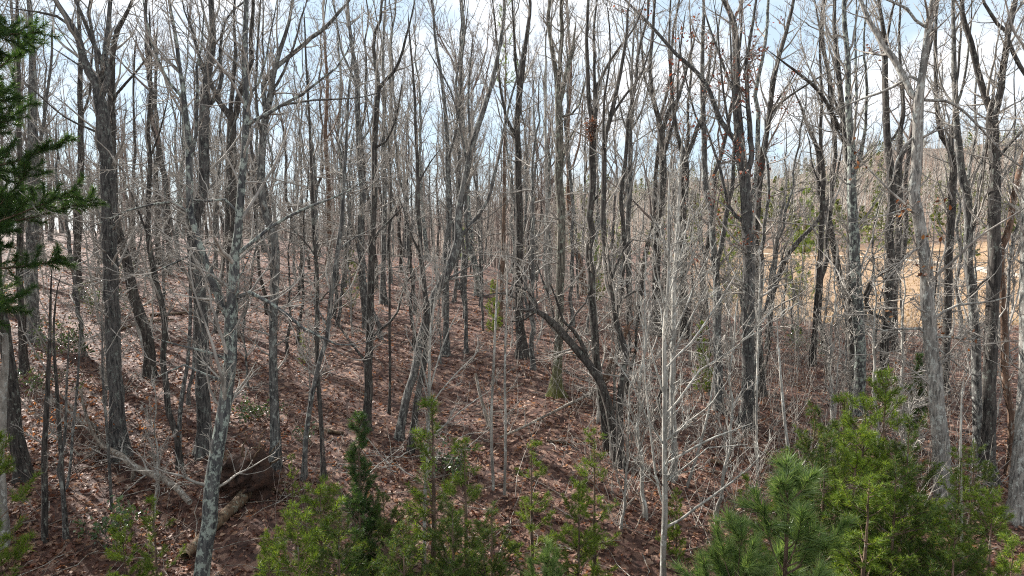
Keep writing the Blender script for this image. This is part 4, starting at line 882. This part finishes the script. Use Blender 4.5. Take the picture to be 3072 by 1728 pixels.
def uprooted():
    rng = np.random.default_rng(79)
    Yb = ground(740, 1500) + .2; c = at(742, 1470, Yb); g = float(hgt(c[0], c[1])); base = np.array([c[0], c[1], g])
    o = thing('uprooted_tree', 'uprooted rotten log with a dark plate of roots and soil beside the lichened tree', 'fallen tree', tuple(base))
    P = np.array([at(x_, y_, ground(x_, y_)) for x_, y_ in ((556, 1690), (600, 1640), (650, 1590), (700, 1540), (738, 1500))])
    for k in range(5): P[k, 2] = max(P[k, 2], float(hgt(P[k, 0], P[k, 1])) + .12)
    Q, r = smooth_axis(rng, P - base, np.array([13, 16, 18, 20, 24]) * pxm(12), 1); mb = MB(); tubes(mb, Q[None], r[None], 14, 1 + rng.normal(0, .05, (1, len(Q), 14))); mb.build('trunk', BK['rotten'], o)
    ax = nrm(Q[-1] - Q[0]); ax = nrm(ax * np.array([1, 1, .4])); U, V = frame(ax[None]); U, V = U[0], V[0]
    hub = np.array([0, 0, .22])
    # soil plate: a lumpy disc standing on edge
    na, nr = 40, 9; A, B = np.meshgrid(np.arange(na) * 2 * math.pi / na, np.linspace(0, 1, nr), indexing='ij')
    rad = .72 * (1 + .16 * np.sin(3 * A + 1) + .12 * np.sin(7 * A)) * B
    for sgn, nm in ((1, 'front'), (-1, 'back')):
        pass
    lump = rng.normal(0, .09, A.shape) + .12 * np.sin(5 * A + 6 * B)
    th = .24 * np.sqrt(np.clip(1 - B ** 2, 0, 1))
    mb = MB()
    for sgn in (1, -1):
        pts = hub + U * (rad * np.cos(A))[..., None] + V * (rad * np.sin(A))[..., None] + ax * (sgn * th + lump * B * (1 - B) * 3)[..., None]
        i = np.arange(na * nr).reshape(na, nr); j = np.roll(i, -1, 0)
        mb.add(pts, np.stack([i[:, :-1], j[:, :-1], j[:, 1:], i[:, 1:]], -1))
    m, n, l = mat('red_root_soil'); out = n.new('ShaderNodeOutputMaterial'); b = n.new('ShaderNodeBsdfPrincipled'); l.new(b.outputs[0], out.inputs[0]); b.inputs['Roughness'].default_value = .95
    tcn = n.new('ShaderNodeTexCoord'); t = noise(n, l, tcn.outputs['Object'], 7, 6, .7); rr = ramp(n, [(.3, (.018, .012, .01)), (.55, (.055, .028, .018)), (.78, (.13, .055, .03))]); l.new(t.outputs['Fac'], rr.inputs['Fac']); l.new(rr.outputs[0], b.inputs['Base Color'])
    bp = n.new('ShaderNodeBump'); bp.inputs['Strength'].default_value = 1; bp.inputs['Distance'].default_value = .06; l.new(t.outputs['Fac'], bp.inputs['Height']); l.new(bp.outputs[0], b.inputs['Normal'])
    mb.build('root_plate', m, o)
    for k in range(34):
        a = rng.uniform(0, 6.28); d = nrm(U * math.cos(a) + V * math.sin(a) + ax * rng.uniform(-.1, .6)); s = hub + d * .35; L = rng.uniform(.45, .9)
        q = np.array([s + d * L * t + rng.normal(0, .05, 3) * t + np.array([0, 0, -.12 * t * t]) for t in np.linspace(0, 1, 7)])
        m2 = MB(); tubes(m2, q[None], np.linspace(.035, .006, 7)[None] * rng.uniform(.6, 1.2), 6); m2.build('root', BK['rotten'], o)
uprooted()

def twig_heap(label, px, py, w, h, n, seed, twig, name='brush_heap', leaves=None, Y=None):
    """a fallen branch tangle lying on the ground"""
    rng = np.random.default_rng(seed); Y = Y or ground(px, py); c = at(px, py, Y); base = np.array([c[0], c[1], float(hgt(c[0], c[1]))]); o = thing(name, label, 'brush heap', tuple(base))
    p0 = np.c_[rng.normal(0, w * .35, n), rng.normal(0, w * .3, n), np.abs(rng.normal(0, h * .2, n))]; d = nrm(np.c_[rng.normal(0, 1, n), rng.normal(0, .8, n), rng.uniform(.0, .9, n)]); K = 8; P = np.zeros((n, K, 3)); P[:, 0] = p0; L = rng.uniform(.4, 1.0, n)[:, None] * w * .55
    for k in range(1, K): d = nrm(d + rng.normal(0, .16, (n, 3))); P[:, k] = P[:, k - 1] + d * L / (K - 1)
    P[:, :, 2] = np.maximum(P[:, :, 2], .02); Rr = np.linspace(1, .3, K)[None] * rng.uniform(.006, .016, n)[:, None]; mb = MB(); tubes(mb, P, Rr, 5)
    P2, R2 = grow(rng, P, Rr, rng.poisson(4, n), .1, 1, .45 * w * .5, (R(30), R(70)), .3, .2, 5, .6, .003, .007, .3); tubes(mb, P2, R2, 3)
    P3, R3 = grow(rng, P2, R2, rng.poisson(1.5, len(P2)), .2, 1, .18, (R(30), R(70)), .2, .2, 3, .6, .0028, .005, .3); tubes(mb, P3, R3, 3)
    mb.build('branches', BK[twig], o)
    if leaves:
        ml = MB(); leaves_on(rng, ml, P2.reshape(-1, 3), leaves[1], .09, .06); ml.build('leaves', leaves[0], o, kind='stuff')
    return o
twig_heap('heap of whitish bare twigs fallen at the foot of the right-leaning tree', 1235, 1375, 2.6, 1.1, 26, 501, 'pale')
twig_heap('grey tangle of fallen twigs in the brush left of the pale leaning sapling', 2205, 1330, 2.4, .8, 18, 502, 'twig')
twig_heap('heap of dead branches hung with rust-brown leaves in the left shade', 215, 1330, 2.4, 1.8, 24, 503, 'twig_brown', leaves=(M_OAK, 260))
twig_heap('low grey twig tangle beside the bowed trunk foot', 1745, 1330, 1.8, .7, 14, 504, 'twig')
twig_heap('twiggy bare thicket under the thick right-edge trunk', 2950, 1500, 2.0, 1.2, 20, 505, 'twig')

def shrub(label, px, py, w, h, n, seed, lm=None, Y=None):
    """evergreen shrub: thin stems with glossy leaves"""
    rng = np.random.default_rng(seed); Y = Y or ground(px, py); c = at(px, py, Y); base = np.array([c[0], c[1], float(hgt(c[0], c[1]))]); o = thing('evergreen_shrub', label, 'shrub', tuple(base)); m = 12
    P = np.zeros((m, 6, 3)); P[:, 0, :2] = rng.normal(0, w * .15, (m, 2)); d = nrm(np.c_[rng.normal(0, .6, (m, 2)), rng.uniform(.6, 1.2, m)])
    for k in range(1, 6): d = nrm(d + rng.normal(0, .15, (m, 3))); P[:, k] = P[:, k - 1] + d * (rng.uniform(.5, 1.1, m) * h / 5)[:, None]
    Rr = np.linspace(.012, .004, 6)[None].repeat(m, 0); mb = MB(); tubes(mb, P, Rr, 4); P2, R2 = grow(rng, P, Rr, np.full(m, 5), .3, 1, h * .35, (R(30), R(60)), .3, .1, 4, .6, .003, .006, .3); tubes(mb, P2, R2, 3); mb.build('stems', BK['twig_brown'], o)
    ml = MB(); leaves_on(rng, ml, P2[:, 1:].reshape(-1, 3), n, .075, .055); ml.build('leaves', lm or M_LAUREL, o, kind='stuff')
shrub('glossy evergreen shrub behind the thick ridged tree on the left slope', 292, 960, 1.2, 1.5, 520, 601)
shrub('pale-leaved evergreen shrub left of the thick ridged tree, knee high in litter', 210, 1085, 1.6, 1.3, 560, 602)
shrub('small evergreen shrub just right of the thick ridged tree on the slope', 362, 850, .9, 1.3, 260, 603)
shrub('single round evergreen shrub on the leaves right of the lichened tree', 768, 1262, .8, .7, 260, 604)
shrub('evergreen shrub with shining leaves at the foot of the lower left pine', 345, 1640, 1.0, .9, 320, 605)
shrub('evergreen spray between the wavy sapling and the heap of rust-brown leaves', 110, 1225, .9, 1.2, 220, 606)
shrub('blue-grey evergreen thicket below the white twig heap', 1340, 1440, 1.3, .9, 520, 607)
shrub('evergreen patch low in the gap behind the long-limbed grey tree', 905, 1330, .5, .5, 90, 608)
shrub('dull green shrub on the bank right of the white-barked sapling', 2400, 1070, 1.4, 1.2, 260, 609)

# a clump of old leaves and moss in the fork of the nest-clump tree
def leaf_clump():
    rng = np.random.default_rng(88); Y = ground(1829, 1345); c = at(1773, 388, Y - .25)
    o = thing('squirrel_nest', 'brown ball of old leaves wedged in the fork of the tall dark ridged trunk', 'leaf nest', tuple(c))
    mb = MB(); leaves_on(rng, mb, np.c_[rng.normal(0, .02, (9, 2)), np.linspace(-.2, .16, 9)], 230, .065, .055); mb.build('leaves', M_LITTER, o, kind='stuff')
    P = np.zeros((46, 5, 3)); d = nrm(rng.normal(0, 1, (46, 3))); P[:, :] = d[:, None] * np.linspace(-.22, .3, 5)[None, :, None] + rng.normal(0, .035, (46, 5, 3)); m2 = MB(); tubes(m2, P, np.full((46, 5), .005), 4); m2.build('sticks', BK['twig_brown'], o)
leaf_clump()

# ------------------------------------------------------------------ things nobody could count
def litter():
    rng = np.random.default_rng(11); n = 150000
    y = 7.5 + (46 - 7.5) * rng.uniform(0, 1, n) ** 1.25; u = rng.uniform(-.86, .84, n); x = u * y
    k = rng.uniform(0, 1, n) < np.clip(1.25 - y / 46, .25, 1); x, y = x[k], y[k]
    clump = np.sin(x * 1.7 + np.sin(y * 1.1)) * np.sin(y * 1.5 + .7 * x); k = rng.uniform(0, 1, len(x)) < .72 + .28 * clump; x, y = x[k], y[k]
    c = np.c_[x, y, hgt(x, y) + rng.uniform(.005, .06, len(x))]; mb = MB()
    blades(mb, rng, c, .095, flat=.72, curl=.45); mb.build('fallen_leaves', M_LITTER, smooth=False, kind='stuff')
litter()
def stems(name, n, ur, yr, L, r, seed, kind, side=2, lean=.35, ok=None):
    rng = np.random.default_rng(seed); y = yr[0] + (yr[1] - yr[0]) * rng.uniform(0, 1, n); x = rng.uniform(*ur, n) * y
    if ok is not None: k = ok(x, y, rng); x, y = x[k], y[k]
    n = len(x); K = 5; P = np.zeros((n, K, 3)); P[:, 0] = np.c_[x, y, hgt(x, y) - .03]; d = nrm(np.c_[rng.normal(0, lean, (n, 2)), np.ones(n)]); l = rng.uniform(*L, n)[:, None]
    for k in range(1, K): d = nrm(d + rng.normal(0, .13, (n, 3))); P[:, k] = P[:, k - 1] + d * l / (K - 1)
    Rr = np.linspace(1, .35, K)[None] * (r * rng.uniform(.6, 1.4, n))[:, None]; mb = MB(); tubes(mb, P, Rr, 3)
    if side:
        P2, R2 = grow(rng, P, Rr, rng.poisson(side, n), .3, 1, l[:, 0] * .45, (R(25), R(60)), .4, .15, 4, .6, .0025, .005, .4); tubes(mb, P2, R2, 3)
    mb.build(name, BK[kind], kind='stuff')
stems('brush', 2100, (.0, .72), (13, 34), (.5, 2.3), .0075, 21, 'twig', 2.3, .42, ok=lambda x, y, r: r.uniform(0, 1, len(x)) < np.clip((x / y + .02) / .22, .04, 1))
stems('brush', 900, (-.80, .05), (11, 34), (.4, 1.6), .006, 22, 'twig_brown', 1.8, .5, ok=lambda x, y, r: (r.uniform(0, 1, len(x)) < np.clip((-.12 - x / y) / .2, .15, 1)))
stems('brush', 800, (.05, .45), (33, 60), (.8, 2.6), .010, 24, 'twig', 2.2, .4)
def fallen_sticks():
    rng = np.random.default_rng(23); n = 1500; y = 8 + 34 * rng.uniform(0, 1, n) ** 1.2; x = rng.uniform(-.85, .82, n) * y; a = rng.uniform(0, 6.28, n); K = 5; l = rng.uniform(.3, 1.6, n)
    s = np.linspace(-.5, .5, K); X = x[:, None] + np.cos(a)[:, None] * s * l[:, None] + rng.normal(0, .03, (n, K)); Yv = y[:, None] + np.sin(a)[:, None] * s * l[:, None] + rng.normal(0, .03, (n, K)); P = np.stack([X, Yv, hgt(X, Yv) + .05 + rng.uniform(0, .06, (n, 1))], -1)
    mb = MB(); tubes(mb, P, np.linspace(1, .5, K)[None] * rng.uniform(.004, .014, n)[:, None], 4); mb.build('fallen_twigs', BK['dead'], kind='stuff')
fallen_sticks()
def dry_grass():
    rng = np.random.default_rng(31); n = 14000; y = 55 + 130 * rng.uniform(0, 1, n) ** 1.1; u = rng.uniform(.26, .85, n); x = u * y
    s = rng.uniform(.15, .45, n); b = np.c_[x, y, hgt(x, y)]; a = rng.uniform(0, 3.14, n); w = np.c_[np.cos(a), np.sin(a), 0 * a] * .09
    tip = b + np.c_[rng.normal(0, .1, n), rng.normal(0, .1, n), s]; mb = MB(); mb.add(np.stack([b - w, b + w, tip], 1), T=np.arange(n * 3).reshape(n, 3))
    m = leafmat('dry_field_grass', [(0, (.24, .16, .09)), (.6, (.36, .26, .15)), (1, (.42, .33, .2))], .3, .7, .1, (1.1, 1, .8)); mb.build('dry_grass', m, smooth=False, kind='stuff')
dry_grass()

def hill_woods():
    """the far wooded hill across the valley: bare trees and pines, a few pixels wide each"""
    rng = np.random.default_rng(41)
    def spots(n, y0, y1, u0, u1, p=1.0):
        y = y0 + (y1 - y0) * rng.uniform(0, 1, n) ** p; x = rng.uniform(u0, u1, n) * y; return x, y, hgt(x, y)
    x, y, z = spots(3400, 205, 520, -.5, .95); h = rng.uniform(11, 19, len(x)); n = len(x)
    mb = MB(); t = np.linspace(0, 1, 3); P = np.stack([x[:, None] + rng.normal(0, .4, (n, 1)) * t, y[:, None] + 0 * t, z[:, None] - .5 + h[:, None] * t], -1); tubes(mb, P, np.linspace(1, .25, 3)[None] * rng.uniform(.10, .22, n)[:, None], 3)
    m = 26; idx = np.repeat(np.arange(n), m); tt = rng.uniform(.28, 1, n * m); b = np.c_[x[idx], y[idx], z[idx] + h[idx] * tt]; L = h[idx] * .26 * (1.15 - tt) + 1.0
    d = nrm(np.c_[rng.normal(0, 1, (n * m, 2)), rng.uniform(.5, 1.6, n * m)]); s, _ = frame(d); w = .07
    mb.add(np.stack([b - s * w, b + s * w, b + d * (L * rng.uniform(.6, 1.2, n * m))[:, None]], 1), T=np.arange(n * m * 3).reshape(-1, 3))
    mb.build('hill_woods', BK['twig'], kind='stuff', smooth=False)
    x, y, z = spots(300, 150, 500, .02, .95); h = rng.uniform(7, 15, len(x)); n = len(x); mb = MB(); m = 90
    idx = np.repeat(np.arange(n), m); tt = rng.uniform(.15, 1, n * m) ; rr = h[idx] * .3 * (1.02 - tt) ** .7 * rng.uniform(.3, 1, n * m); a = rng.uniform(0, 6.28, n * m); c = np.c_[x[idx] + rr * np.cos(a), y[idx] + rr * np.sin(a), z[idx] + h[idx] * tt]
    blades(mb, rng, c, 1.2, flat=.3); mf = leafmat('far_pine_foliage', [(0, (.07, .095, .03)), (1, (.17, .19, .07))], .25, .7, .1); mb.build('hill_pines', mf, kind='stuff', smooth=False)
hill_woods()
def crest_woods():
    rng = np.random.default_rng(43); n = 620; y = 74 + 110 * rng.uniform(0, 1, n); u = rng.uniform(-.95, .08, n); x = u * y; z = hgt(x, y); h = rng.uniform(12, 19, n); mb = MB()
    t = np.linspace(0, 1, 4); P = np.stack([x[:, None] + np.cumsum(rng.normal(0, .25, (n, 4)), 1), y[:, None] + 0 * t, z[:, None] - .5 + h[:, None] * t], -1); Rr = np.linspace(1, .2, 4)[None] * rng.uniform(.06, .17, n)[:, None]; tubes(mb, P, Rr, 4)
    P2, R2 = grow(rng, P, Rr, np.full(n, 9), .2, 1, h * .28, (R(20), R(55)), .8, .12, 4, .5, .02, .06, .5); tubes(mb, P2, R2, 3)
    m = len(P2) * 7; idx = np.repeat(np.arange(len(P2)), 7); k = rng.integers(1, 3, m); b = P2[idx, k]; d = nrm(nrm(P2[idx, k + 1] - b) + rng.normal(0, .55, (m, 3))); s, _ = frame(d); w = .022
    mb.add(np.stack([b - s * w, b + s * w, b + d * rng.uniform(.8, 2.2, (m, 1))], 1), T=np.arange(m * 3).reshape(-1, 3)); mb.build('far_woods', BK['twig_brown'], kind='stuff')
crest_woods()
